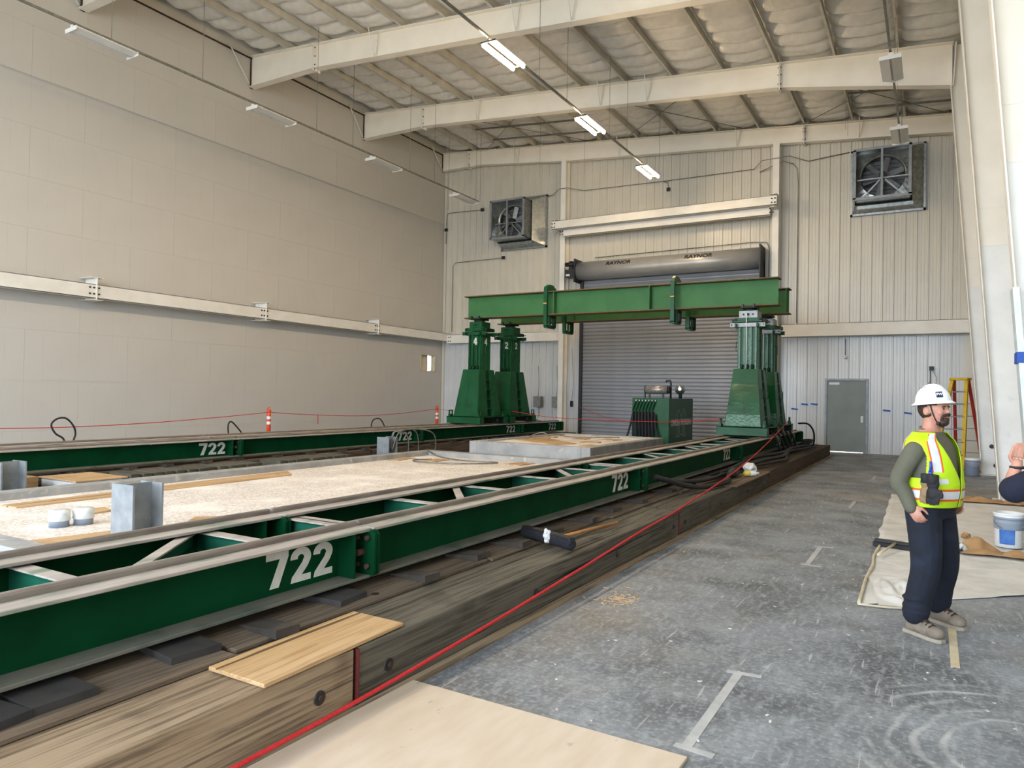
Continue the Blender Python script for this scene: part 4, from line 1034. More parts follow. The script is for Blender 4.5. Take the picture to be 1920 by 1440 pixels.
def header(y, x0, x1, label, stiff):
    t = thing('header_beam', label, 'steel beam', (0, y, 3.862))
    MB().box(x0, x1, -.01, .01, .03, .64).build('web', GREEN_H, t)
    MB().box(x0 - .03, x1 + .03, -.2, .2, .64, .67).build('top_flange', GREEN_HR, t, bevel=.004)
    MB().box(x0 - .03, x1 + .03, -.2, .2, 0, .03).build('bottom_flange', GREEN_HR, t, bevel=.004)
    for x in stiff: MB().box(x - .01, x + .01, -.19, .19, .03, .64).build('stiffener', GREEN_H, t)
    return t
header(Y1, -12.05, -3.18, 'long green header beam across the towers marked 4 and film-wrapped', (-9.1, -6.33))
header(Y2 - .1, -12.05, -3.25, 'long green header beam behind, across the tower marked 2', (-9.4, -6.4, -3.3))
def hook(x, y, label, g):
    t = thing('lifting_shackle', label, 'lifting bracket', (x, y, 3.862), group=g)
    def plate(poly, a, b): MB().prism(poly, 'x', a, b).build('side_plate', GREEN_H if False else GREEN_T, t, bevel=.004)
    # strap standing in front of the beam, hooked over the top, with slotted lug below
    MB().prism([(-.30, -.30), (-.24, -.33), (-.215, -.33), (-.215, .76), (-.26, .80), (-.30, .72)], 'x', -.05, .05).build('front_strap', GREEN_T, t)
    MB().prism([(.30, -.30), (.24, -.33), (.215, -.33), (.215, .76), (.26, .80), (.30, .72)], 'x', -.05, .05).build('rear_strap', GREEN_T, t)
    MB().prism([(-.26, .70), (.26, .70), (.26, .78), (.12, .86), (-.12, .86), (-.26, .78)], 'x', -.04, .04).build('top_bridge', GREEN_T, t)
    for yy in (-.16, .16):
        mb = MB()
        for (a0, a1, b0, b1) in ((-.1, .1, -.34, -.26), (-.1, -.06, -.26, -.04), (.06, .1, -.26, -.04), (-.1, .1, -.05, -.005)): mb.box(a0, a1, yy - .02, yy + .02, b0, b1)
        mb.build('slotted_lug', GREEN_TD, t)
    MB().box(-.05, .05, -.25, .25, -.36, -.28).build('bottom_bridge', GREEN_T, t)
    MB().box(-.052, .052, -.31, -.30, .30, .33).build('tape_band', YELLOW, t)
hook(-9.3, Y1, 'green lifting strap looped round the front header beam', 'lifting straps on the front header beam')
hook(-5.68, Y1, 'green lifting strap looped round the front header beam', 'lifting straps on the front header beam')
hook(-9.65, Y2 - .1, 'green lifting strap hanging under the rear header beam', 'lifting straps on the rear header beam')
hook(-5.85, Y2 - .1, 'green lifting strap hanging under the rear header beam', 'lifting straps on the rear header beam')

# ================================================================== hydraulic power unit
hp = thing('power_unit', 'green hydraulic power unit with hose valves, muffler and spotlight', 'power unit', (-6.86, 19.5, 0))
hx = .545
MB().box(-hx, hx, 0, 2.3, .25, 1.6).build('cabinet', GREEN_T, hp, bevel=.012)
MB().box(-hx, -hx + .12, 0, 2.3, 0, .25).box(hx - .12, hx, 0, .3, 0, .25).box(hx - .12, hx, 1.6, 2.3, 0, .25).build('skid', GREEN_TD, hp)
MB().cyl((-hx + .06, 1.2, .14), (hx - .14, 1.2, .14), .13, n=14).build('fuel_tank', DARKM, hp)
MB().box(-.42, .12, -.03, 0, .36, 1.2).build('hose_bay', BLACK, hp)
for i in range(7):
    x = -.46 + i * .095
    MB().obox((x, -.05, 1.38), (.03, .03, .30), (.0, .35, 0)).build('valve_lever', GREEN_D, hp)
    MB().cyl((x + .05, -.05, 1.50), (x + .055, -.06, 1.54), .016, n=6).build('lever_knob', WHITE_PL, hp)
    MB().tube(catmull([(x - .03, -.06, 1.22), (x - .02, -.13, 1.0), (x, -.14, .7), (x + .01, -.09, .3 + rnd(0, .1))], 4), .028, 6).build('hose', BLACK, hp)
MB().tube(catmull([(-.5, -.06, 1.15), (-.56, -.1, .8), (-.66, -.12, .45), (-.8, -.1, .2)], 5), .03, 6).build('hose', BLACK, hp)
MB().tube(catmull([(.16, -.06, 1.15), (.2, -.12, .75), (.34, -.14, .4), (.5, -.12, .15)], 5), .03, 6).build('hose', BLACK, hp)
mf = MB().cyl((-.28, .42, 1.84), (.36, .42, 1.84), .12, n=18).build('muffler', M('perforated_muffler', '#b8b2aa', '#7b756d', rough=.4, metal=.5, scale=55, detail=1, lo=.45, hi=.55), hp)
MB().cyl((.36, .42, 1.84), (.42, .42, 1.84), .10, n=14).cyl((-.30, .42, 1.84), (-.28, .42, 1.84), .122, n=18).build('muffler_cap', DARKM, mf)
MB().box(-.2, -.15, .4, .44, 1.6, 1.74).box(.2, .25, .4, .44, 1.6, 1.74).box(-.34, -.3, .4, .44, 1.6, 1.86).build('muffler_bracket', DARKM, hp)
MB().tube([(.42, .5, 1.6), (.42, .5, 2.04), (.40, .5, 2.10), (.30, .5, 2.10), (.28, .5, 2.06)], .03, 8).build('exhaust_pipe', DARKM, hp)
sp = MB(); sp.lathe([(.12, 0), (.15, -.02), (.14, .05), (.09, .14), (.05, .18)], 18); lo = sp.build('spotlight', GALV, hp, loc=(.38, 1.5, 1.86), rot=(PI / 2 - .1, 0, .25))
MB().cyl((.38, 1.55, 1.6), (.38, 1.55, 1.75), .05, n=10).build('spotlight_mount', DARKM, hp)
MB().cyl((0, 0, -.018), (0, 0, -.01), .12, n=18).build('lamp_glass', M('lamp_glass', '#d8d6d0', '#a9a7a2', rough=.2, scale=20), lo)
txt = text_mesh('OMEGA MORGAN', .24, xs=1.0, bold=.010, thick=.001, spacing=1.05)
vv = [v.co.x for v in txt.vertices]; sc = 1.95 / (max(vv) - min(vv))
for v in txt.vertices: v.co.x *= sc
put_text('lettering', txt, WHITE_P, (hx + .002, 1.15, .90), (0, 1, 0), (0, 0, 1), hp)
lg = MB()
def stroke(mb, pts, w=.012):
    for (a, b), (c, d) in zip(pts, pts[1:]):
        p0, p1 = Vector((hx + .0005, a, b)), Vector((hx + .0005, c, d)); dd = (p1 - p0).normalized(); nn = Vector((0, -dd.z, dd.y)) * w / 2
        e = Vector((.003, 0, 0))
        mb.hexa([p0 - nn, p1 - nn, p1 + nn, p0 + nn], [p0 - nn + e, p1 - nn + e, p1 + nn + e, p0 + nn + e])
stroke(lg, [(.68, .5), (.68, .54), (.76, .56), (.76, 1.12), (.68, 1.12), (.86, 1.3), (1.12, 1.08), (1.38, 1.3), (1.56, 1.12), (1.48, 1.12), (1.48, .56), (1.56, .54), (1.56, .5), (1.26, .5), (1.26, .54), (1.34, .56), (1.34, 1.0)], .02)
stroke(lg, [(.68, .5), (.98, .5), (.98, .54), (.9, .56), (.9, 1.0)], .02)
stroke(lg, [(1.12 + .17 * math.cos(a), .78 + .24 * math.sin(a)) for a in [PI * 2 * i / 20 for i in range(21)]], .02)
lg.build('logo', M('faded_logo_line', '#8b9c8d', rough=.6), hp)

# ================================================================== concrete slabs
s1 = thing('containment_slab', 'long low concrete pad with raised curb and tan pebble surface', 'concrete slab', (0, 0, 0))
sx0, sx1, sy0, sy1 = -9.86, -5.15, 2.95, 13.15
MB().box(sx0 + .02, sx1 - .02, sy0 + .02, sy1 - .02, 0, .25).build('pebble_surface', GRAVEL, s1)
for nm, a in (('curb', (sx0, sx0 + .22, sy0, sy1)), ('curb', (sx1 - .22, sx1, sy0, sy1)), ('curb', (sx0 + .22, sx1 - .22, sy0, sy0 + .24)), ('curb', (sx0 + .22, sx1 - .22, sy1 - .3, sy1))):
    MB().box(a[0], a[1], a[2], a[3], 0, .35).build(nm, CONCRETE, s1, bevel=.012)
s2 = thing('containment_slab', 'taller square concrete pad with rim and tan top before the power unit', 'concrete slab', (0, 0, 0))
tx0, tx1, ty0, ty1 = -8.78, -5.88, 13.2, 17.75
MB().box(tx0 + .02, tx1 - .02, ty0 + .02, ty1 - .02, 0, .565).build('pebble_surface', GRAVEL, s2)
for a in ((tx0, tx0 + .2, ty0, ty1), (tx1 - .2, tx1, ty0, ty1), (tx0 + .2, tx1 - .2, ty0, ty0 + .2), (tx0 + .2, tx1 - .2, ty1 - .2, ty1)):
    MB().box(a[0], a[1], a[2], a[3], 0, .60).build('curb', CONCRETE, s2, bevel=.012)

# boards lying on the slabs
def pboard(label, pts, z, th=.016, mat=PLY, group=None):
    mb = MB(); c = Vector((sum(p[0] for p in pts) / len(pts), sum(p[1] for p in pts) / len(pts), z))
    mb.prism([(p[0] - c.x, p[1] - c.y) for p in pts], 'z', 0, th)
    return tag(mb.build('plywood_offcut', mat, loc=c), label, 'plywood', group)
pboard('long tan plywood plank lying along the curb of the pebble pad', [(-9.22, 4.2), (-8.93, 4.22), (-9.02, 8.35), (-9.5, 8.7)], .251)
pboard('small plywood offcut beside the wrapped pipe stubs', [(-7.87, 4.38), (-7.93, 4.72), (-8.2, 4.8), (-8.22, 4.55)], .251)
pboard('plywood strip on the pebble pad before the big galvanised stub', [(-6.93, 3.35), (-6.68, 3.35), (-6.6, 4.0), (-6.8, 4.08)], .251)
pboard('thin plywood strip beyond the big galvanised stub', [(-6.3, 4.35), (-6.05, 4.4), (-6.6, 5.2), (-6.85, 5.0)], .251)
for pts in ([(-9.5, 11.3), (-9.28, 11.4), (-9.4, 12.1), (-9.62, 12.0)], [(-8.9, 11.6), (-8.6, 11.7), (-8.6, 12.2), (-8.95, 12.2)], [(-7.3, 12.2), (-6.9, 12.15), (-6.85, 12.7), (-7.2, 12.75)]):
    pboard('small reddish plywood offcut near the end curb of the pebble pad', pts, .251, group='offcuts on the pebble pad')
pboard('long plywood sheet lying on the tan top of the taller pad', [(-8.5, 14.7), (-6.98, 13.75), (-6.75, 14.4), (-8.4, 15.9)], .566)
for pts in ([(-8.4, 15.9), (-8.1, 16.0), (-8.2, 16.4), (-8.5, 16.3)], [(-7.6, 15.9), (-7.25, 15.95), (-7.3, 16.4), (-7.65, 16.3)], [(-7.0, 16.2), (-6.6, 16.1), (-6.5, 16.5), (-6.95, 16.6)], [(-6.9, 14.9), (-6.5, 15.0), (-6.55, 15.3), (-6.95, 15.25)], [(-6.45, 13.9), (-6.2, 13.8), (-6.15, 14.3), (-6.4, 14.35)]):
    pboard('small plywood offcut on the taller concrete pad', pts, .566, group='offcuts on the taller pad')

# galvanised column stubs
def stub(x, y, z0, z1, label, rz=0.0):
    t = thing('column_stub', label, 'steel stub', (x, y, z0), rz)
    h = z1 - z0
    MB().box(-.165, .165, -.15, -.132, 0, h).build('flange', GALV_D, t); MB().box(-.165, .165, .132, .15, 0, h).build('flange', GALV_D, t)
    MB().box(-.007, .007, -.132, .132, 0, h).build('web', GALV_D, t)
    return t
stub(-6.36, 4.03, .25, .76, 'big galvanised column stub standing on the pebble pad')
stub(-10.3, 4.75, 0, .66, 'galvanised column stub cut off by the picture edge beside the curb'.replace(' cut off by the picture edge', ' with pale plywood box'), 0)
st3 = stub(-10.36, 12.32, 0, .65, 'small galvanised column stub with grey cables looped over it', 0)
for k, (dx, dy, h) in enumerate(((.1, .3, .75), (.0, .75, .8), (.15, 1.15, .78))):
    tag(MB().tube(catmull([(-10.3 + dx * .4, 12.35, .35), (-10.2 + dx * .3, 12.2 + dy * .3, h), (-10.15 + dx, 12.3 + dy, h - .05), (-10.2 + dx, 12.4 + dy * 1.1, .3), (-10.25, 12.4 + dy * .9, .05)], 7), .014, 6).build('cable', CONDUIT), 'grey cable looping over the small galvanised stub', 'cable', 'cables looped at the small stub')
tag(MB().tube(catmull([(-9.7, 12.9, .37), (-9.2, 12.6, .28), (-8.3, 12.2, .27), (-7.6, 12.35, .27), (-7.5, 12.1, .27), (-8.0, 11.6, .27), (-8.8, 11.4, .27), (-9.1, 11.7, .27), (-8.9, 12.0, .27)], 6), .014, 6).build('cable', CONDUIT), 'grey cable lying in a loop on the pebble pad', 'cable')
tag(MB().tube(catmull([(-8.6, 16.9, .62), (-8.0, 16.6, .58), (-7.4, 16.9, .58), (-6.9, 17.3, .58)], 6), .014, 6).build('cable', CONDUIT), 'grey cable lying on the taller concrete pad', 'cable')
tag(MB().tube(catmull([(-8.35, 15.0, .58), (-8.2, 15.2, .70), (-8.0, 15.3, .72), (-7.85, 15.25, .59)], 6), .014, 6).build('cable', CONDUIT), 'short grey cable arching up from the taller pad', 'cable')
for x, y in ((-7.47, 3.92), (-7.42, 4.13)):
    p = thing('pipe_stub', 'pipe stub wrapped in white plastic film on the pebble pad', 'pipe', (x, y, .25), group='wrapped pipe stubs')
    MB().cyl((0, 0, 0), (0, 0, .13), .088, n=18).build('pipe', GREY_PL, p)
    MB().lathe([(.092, .06), (.1, .07), (.094, .1), (.099, .14), (.09, .165), (.05, .17)], 18).build('film_wrap', M('white_film', '#dfe3e4', '#c8cfd2', rough=.25, scale=20, bump=.5, bscale=30), p)
# dunnage rows, crates
DUN = M('green_tipped_dunnage', '#574d41', '#3a4132', rough=.85, scale=6, rnd=.2, c3='#5c5346', s3=5, lo3=.5, hi3=.7)
for y0, n in ((6.25, 13), (9.0, 10)):
    for k in range(n):
        y = y0 + k * .185
        tag(MB().box(-.27, .27, -.072, .072, 0, .125).build('dunnage_block', DUN, loc=(-10.2 + rnd(-.03, .03), y, .265), bevel=.006), 'green-tipped hardwood dunnage block lying in the row by the curb', 'wood block', 'dunnage blocks by the curb')
    board('dunnage_bearer', 'dark plank bearer under the row of dunnage blocks', 'plank', -10.45, -9.98, y0 - .1, y0 + n * .185, .0, .262, TIMBER_D, 'bearers under dunnage blocks')
board('plywood_cover', 'tan plywood sheet covering a white crate beside the dunnage blocks', 'plywood', -10.9, -9.95, 5.42, 6.15, .345, .02, PLY)
wc = MB().box(-10.88, -10.0, 5.45, 6.1, 0, .343).build('white_crate', WHITE_PL, bevel=.01); tag(wc, 'white plastic crate under a plywood sheet between curb and mats', 'crate')
tag(MB().box(-10.92, -10.55, 4.98, 5.25, 0, .4).build('plywood_box', PLY, bevel=.004), 'small upright plywood box beside the cut galvanised stub', 'box')

# ================================================================== ropes, delineators, cables
def rope(pts, r, label, mat=RED_R, k=8, name='rope'):
    return tag(MB().tube(catmull(pts, k), r, 6).build(name, mat), label, 'rope')
rope([(-2.46, -.5, .10), (-2.465, 1.2, .09), (-2.468, 2.0, .09), (-2.47, 2.79, .10), (-2.475, 4.07, .15), (-2.49, 5.5, .22), (-2.53, 7.0, .285), (-2.57, 8.4, .325), (-2.74, 12.0, .47), (-2.9, 15.4, .74), (-3.12, 19.2, 1.10)], .011, 'bright red rope strung along the timber mats up to the gantry tower')
rope([(-15.5, 3.0, .98), (-15.5, 6.0, .84), (-15.5, 8.0, .79), (-15.5, 10.0, .83), (-15.5, 12.0, .93), (-15.5, 13.5, 1.03)], .009, 'red rope sagging along the drywall to the first delineator post')
rope([(-15.5, 13.5, 1.03), (-15.5, 15.2, .93), (-15.48, 17.2, .87), (-15.45, 19.2, .93), (-15.4, 20.95, 1.05)], .009, 'red rope sagging along the drywall between the two delineator posts')
tag(MB().tube([(-15.5, 15.3, .92), (-15.5, 15.31, .75), (-15.5, 15.3, .66)], .012, 5).build('rope_tail', RED_R), 'short red rope tail knotted on the sagging rope', 'rope')
rope([(-15.4, 20.95, 1.05), (-14, 20.6, 1.0), (-12.25, 19.9, 1.0)], .007, 'thin rope from the delineator post to the tower marked 4')
rope([(-11.12, 19.03, 1.12), (-9.8, 19.1, .97), (-8.2, 19.15, .94), (-6.8, 19.2, .94), (-5.8, 18.5, .99), (-4.33, 17.27, 1.13)], .009, 'red rope strung past the power unit between the tower rows')
rope([(-11.3, 24.3, 1.22), (-10.6, 23.8, 1.05), (-9.6, 23.3, .85), (-8.6, 23.0, .78), (-7.3, 22.6, .72)], .009, 'red rope sagging from the roll-up door guide toward the power unit')
for x, y, lb in ((-15.5, 13.5, 'orange delineator post with two white bands standing before the drywall'), (-15.38, 21.0, 'orange delineator post near the wall corner beside the tower marked 4')):
    t = thing('delineator_post', lb, 'traffic post', (x, y, 0))
    MB().lathe([(.2, 0), (.2, .04), (.08, .07), (.06, .08)], 16).build('base', BLACK, t)
    MB().lathe([(.055, .07), (.055, .96), (.05, .98), (.05, 1.06), (.058, 1.07), (.055, 1.1), (.02, 1.11)], 16).build('post', ORANGE, t)
    for z in (.70, .84): MB().lathe([(.0565, z), (.0575, z + .005), (.0575, z + .075), (.0565, z + .08)], 16).build('reflective_band', WHITE_R, t)
    MB().tube([(.05 * math.cos(a), 0, 1.10 + .06 * math.sin(a)) for a in [PI * i / 8 for i in range(9)]], .014, 6).build('top_handle', ORANGE, t)
tag(MB().tube(catmull([(-14.5, 7.68, .02), (-14.5, 7.69, .3), (-14.5, 7.66, .6), (-14.5, 7.5, .73), (-14.5, 7.42, .9), (-14.5, 7.52, 1.01), (-14.5, 7.68, 1.02), (-14.5, 7.82, .88), (-14.5, 7.87, .72), (-14.5, 7.83, .55), (-14.5, 7.8, .3), (-14.5, 7.82, .02)], 6), .018, 7).build('cable_loop', BLACK), 'round black cable loop standing up behind the rail track', 'cable')
tag(MB().tube(catmull([(-14.5, 11.5, .02), (-14.5, 11.48, .3), (-14.5, 11.42, .62), (-14.5, 11.42, .8), (-14.5, 11.5, .86), (-14.5, 11.65, .74), (-14.5, 11.82, .55), (-14.5, 11.9, .3), (-14.5, 11.92, .02)], 6), .018, 7).build('cable_loop', BLACK), 'bent black cable loop between the number and the orange post', 'cable')
tag(MB().tube(catmull([(-14.5, 16.6, .02), (-14.5, 16.56, .3), (-14.5, 16.5, .62), (-14.5, 16.6, .80), (-14.5, 16.9, .8), (-14.5, 17.15, .5), (-14.5, 17.2, .3), (-14.5, 17.22, .02)], 6), .018, 7).build('cable_loop', BLACK), 'small black cable loop behind the rail near the wall corner', 'cable')
tag(MB().tube(catmull([(-15.2, 21.6, .5), (-15.0, 21.7, .62), (-14.7, 21.8, .4), (-14.45, 21.9, .15), (-14.4, 21.95, .03)], 5), .04, 7).build('black_hose', BLACK), 'short thick black hose beside the corner delineator post', 'hose')

# ---- hoses on the mats by the towers
def hose(pts, r, label, g=None):
    return tag(MB().tube(catmull(pts, 7), r, 7).build('hydraulic_hose', BLACK), label, 'hose', g)
hose([(-3.16, 9.2, .58), (-3.02, 9.5, .50), (-2.9, 9.8, .42), (-2.82, 10.2, .37), (-2.74, 10.7, .36), (-2.72, 11.3, .36), (-2.85, 11.9, .37), (-3.0, 12.6, .37)], .036, 'thick black hose springing from the rail web and curling onto the mat')
hose([(-3.12, 9.4, .52), (-3.0, 10.2, .44), (-2.98, 11.2, .38), (-3.0, 12.4, .37), (-3.02, 14.0, .38)], .03, 'black hose running along the rail flange behind the thick curled hose')
for k in range(7):
    x0 = -3.16 + .06 * k
    pts = [(x0 + rnd(-.05, .05), 11.8 + k * .35 + i * 1.15, .37 + .02 * (k % 3) + rnd(0, .03)) for i in range(7)]
    pts = [(p[0] + .12 * math.sin(i * 1.3 + k), min(p[1], 21.5), p[2]) for i, p in enumerate(pts)]
    hose(pts, .026 + .004 * (k % 3), 'black hydraulic hose snaking along the mats to the rope-side towers', 'hoses along the mats')
hose([(-3.05, 20.3, 1.0), (-2.85, 20.6, .98), (-2.75, 20.9, .75), (-2.78, 21.1, .42), (-2.9, 21.3, .34)], .024, 'black hose arching from the rear tower down to the mat end')
for k in range(4):
    c = (-2.98 + rnd(-.04, .04), 20.9 + k * .12, .36 + k * .05)
    hose([(c[0] + .12 * math.cos(a), c[1] + .35 * math.sin(a), c[2]) for a in [PI * 2 * i / 10 + k for i in range(11)]], .03, 'coiled black hose heaped at the rear tower foot', 'coiled hoses')
for k in range(5):
    y = 17.4 + k * .55
    hose([(-3.18, y, .85), (-3.10, y + .1, .7), (-3.06, y + .25, .5), (-3.05, y + .45, .37)], .026, 'black hose hanging off the tower side to the mat', 'hoses hanging at the towers')
tag(MB().ball((-2.83, 12.1, .40), (.09, .2, .066)).ball((-2.87, 12.4, .405), (.08, .18, .07)).build('black_strap_bundle', BLACK), 'bundle of black straps on the mat beside the yellow bottle', 'strap')
bt = thing('bottle', 'yellow bottle with white cap lying on the timber mat', 'bottle', (-2.72, 12.45, .379), rot=(PI / 2, 0, 2.3))
MB().lathe([(.03, 0), (.045, .01), (.045, .16), (.02, .2)], 14).build('bottle_body', M('yellow_bottle', '#d8c35a', '#cbb64c', rough=.4, scale=5), bt)
MB().lathe([(.044, .1), (.047, .11), (.047, .2), (.024, .23), (.024, .27)], 14).build('cap', WHITE_PL, bt)
def crumple(name, label, cat, c, r, mat, seed, flat=1.0):
    mb = MB(); mb.ball((0, 0, 0), r, 18, 12)
    vs = []
    for v in mb.v:
        q = Vector(v); n = noise.noise(q * (3.2 / max(r)) * .6 + Vector((seed, seed, 0))); vs.append(tuple(q * (1 + .55 * n)))
    mb.v = [(v[0], v[1], max(v[2], -c[2] + c[2] * 0 - r[2] * .75)) for v in vs]; mb.sm = [False] * len(mb.sm)
    return tag(mb.build(name, mat, loc=c), label, cat)
crumple('plastic_bag', 'crumpled white plastic bag on the hoses beside the yellow bottle', 'bag', (-2.74, 13.0, .43), (.1, .16, .08), WHITE_PL, 3)
# ---- brush head and handle on the mat
br = thing('push_broom', 'dark blue push broom head lying across the timber mat', 'broom', (-2.92, 5.66, .37), rz=math.atan2(5.5 - 5.86, .8))
NAVB = M('navy_bristles', '#1d202a', '#12141b', rough=.95, scale=60, bump=.7, bscale=70)
MB().box(-.34, .34, -.035, .035, .04, .075).build('broom_block', BLACK, br, bevel=.008)
MB().tube([(-.35, 0, .015), (-.33, 0, .015), (0, 0, .02), (.33, 0, .015), (.35, 0, .015)], [.03, .052, .056, .052, .035], 10).build('bristles', NAVB, br)
tag(MB().cyl((-2.95, 5.75, .35), (-2.78, 6.95, .345), .016, n=8).build('broom_handle', M('orange_wood', '#b9824d', '#a8713f', rough=.6, scale=8)), 'loose wooden broom handle lying on the timber mat', 'broom handle')
crumple('rag', 'small white rag hanging on the broom head', 'rag', (-2.88, 5.58, .42), (.03, .04, .06), WHITE_PL, 5)

# ================================================================== floor clutter
ps = MB().box(-1.3, 1.3, -.79, .79, 0, .018).build('plywood_sheet', PLY_F, loc=(-1.75, 1.96, .001), rot=(0, 0, PI / 2 - .012), bevel=.002)
tag(ps, 'large pale plywood sheet lying flat on the concrete floor beside the mats', 'plywood')
def floor_tape(parts, label, mat, z=.0015):
    mb = MB()
    for (cx, cy, w, l, a) in parts: mb.obox((cx, cy, z), (w, l, .002), (0, 0, a)); z += .0006
    return tag(mb.build('floor_tape', mat), label, 'floor tape', 'taped parking marks')
for i, (a, b) in enumerate(((3.36, 4.44), (7.68, 8.72), (12.07, 12.95), (16.6, 17.5))):
    x = (-.985, -1.06, -1.07, -1.05)[i]
    floor_tape([(x, (a + b) / 2, .05, b - a, 0), (x + .04, a, .19, .045, -.08), (x + .03, b, .2, .045, .1)] if i < 2 else [(x, (a + b) / 2, .05, b - a, 0)], 'grey I-shaped tape mark on the concrete floor' if i < 2 else 'plain grey tape strip on the floor beyond', TAPE_G)
floor_tape([(.14, 5.75, .05, .95, 0)], 'tan tape strip on the floor by the worker boots', TAPE_T)
SHAV = M('sawdust', '#b59a78', '#c9b394', rough=.95, scale=30)
sd = MB()
for k in range(160):
    a, r = rnd(0, 2 * PI), abs(random.gauss(0, .5)); sd.obox((-2.18 + r * .22 * math.cos(a), 5.5 + r * .35 * math.sin(a), .004), (rnd(.01, .05), rnd(.004, .012), .004), (rnd(-.2, .2), rnd(-.2, .2), rnd(0, 3)))
o = sd.build('sawdust', SHAV, kind='stuff'); tag(o, 'scatter of sawdust and wood chips on the concrete floor', 'sawdust')
sd = MB()
for k in range(260):
    a = rnd(0, 1); sd.obox((rnd(-2.3, 1.4), 2.4 + 12 * a, .003), (rnd(.008, .03), rnd(.004, .015), .004), (0, 0, rnd(0, 3)))
o = sd.build('floor_debris', M('pale_debris', '#d2d1cc', '#a09a90', rough=.9, scale=9), kind='stuff'); tag(o, 'tiny pale paint flakes and chips scattered on the floor', 'debris')
st = MB()
for k in range(44): st.box(-2.5, -2.44, 7.2 + k * .07, 7.235 + k * .07, .0, .003)
tag(MB().box(-2.574, -2.49, -.5, 23.0, .0, .012).build('floor_strip', TIMBER_N), 'narrow tan dust strip of plank along the foot of the timber mats', 'plank')
# ---- drop cloth with hem and folds
def cloth(poly, nx, ny, amp, seed, label, name='drop_cloth', z0=.006, mat=CLOTH):
    (a, b, c, d) = [Vector((p[0], p[1], 0)) for p in poly]; vs = []
    for j in range(ny + 1):
        for i in range(nx + 1):
            u, v = i / nx, j / ny; p = (a * (1 - u) + b * u) * (1 - v) + (d * (1 - u) + c * u) * v
            n = noise.noise(Vector((p.x * 2.4, p.y * 1.6, seed))) * .5 + noise.noise(Vector((p.x * 6, p.y * 4, seed + 4))) * .25
            p.x += .03 * noise.noise(Vector((p.y * 2, seed, 0))) * (1 if u in (0, 1) else .3)
            vs.append((p.x, p.y, z0 + max(0, n) * amp))
    mb = MB(); mb.add(vs, [(j * (nx + 1) + i, j * (nx + 1) + i + 1, (j + 1) * (nx + 1) + i + 1, (j + 1) * (nx + 1) + i) for j in range(ny) for i in range(nx)], True)
    o = mb.build(name, mat); md = o.modifiers.new('s', 'SOLIDIFY'); md.thickness = .003; md.offset = 1
    return tag(o, label, 'drop cloth')
dc = cloth([(-.5, 6.42), (1.3, 6.75 + 1.35), (1.3, 9.6), (-.52, 9.6)], 40, 60, .025, 1, 'white canvas drop cloth spread on the floor behind the worker')
cloth([(-.54, 9.55), (1.4, 9.55), (1.4, 14.3), (-.6, 14.3)], 30, 50, .018, 8, 'long tan drop cloth running on toward the columns', z0=.010)
MB().tube(catmull([(-.5 + .012 * math.sin(y * 5), y, .02) for y in [6.42 + .5 * k for k in range(7)]], 3), .014, 6).build('hem', TAPE_T, dc)
MB().tube(catmull([(-.5, 6.42, .012), (-.3, 6.45, .012), (-.1, 6.53, .012), (.05, 6.62, .012)], 4), .010, 6).build('hem', TAPE_T, dc)
def bundle():
    nx, ny = 44, 44; vs = []
    for j in range(ny + 1):
        for i in range(nx + 1):
            u, v = i / nx * 2 - 1, j / ny * 2 - 1; r = math.hypot(u, v); a = math.atan2(v, u)
            e = max(0, 1 - r ** 3); n = noise.noise(Vector((u * 2.2, v * 2.2, 3))); n2 = abs(math.sin(r * 9 + 2.2 * noise.noise(Vector((u * 1.5, v * 1.5, 8)))))
            k = 1 + .12 * noise.noise(Vector((math.cos(a) * 1.5, math.sin(a) * 1.5, 5)))
            vs.append((u * .24 * k, v * .55 * k, .012 + e * (.018 + .035 * n2 * (.6 + n) + .02 * n)))
    mb = MB(); mb.add(vs, [(j * (nx + 1) + i, j * (nx + 1) + i + 1, (j + 1) * (nx + 1) + i + 1, (j + 1) * (nx + 1) + i) for j in range(ny) for i in range(nx)], True)
    return mb.build('cloth_bundle', CLOTH, loc=(-.20, 7.05, .004), rot=(0, 0, .15))
tag(bundle(), 'rumpled drop cloth folded in a flat heap beside the black brush', 'drop cloth')
bh = thing('floor_brush', 'black floor brush head lying on the drop cloth beside the worker', 'brush', (-.33, 9.08, .03), rz=-.25)
MB().box(-.22, .22, -.03, .03, .025, .06).build('brush_block', DARKM, bh, bevel=.006); MB().box(-.23, .23, -.045, .045, -.02, .025).build('bristles', BLACK, bh)
MB().cyl((0, 0, .04), (.05, -.75, .03), .013, n=8).build('handle', TAPE_T, bh)
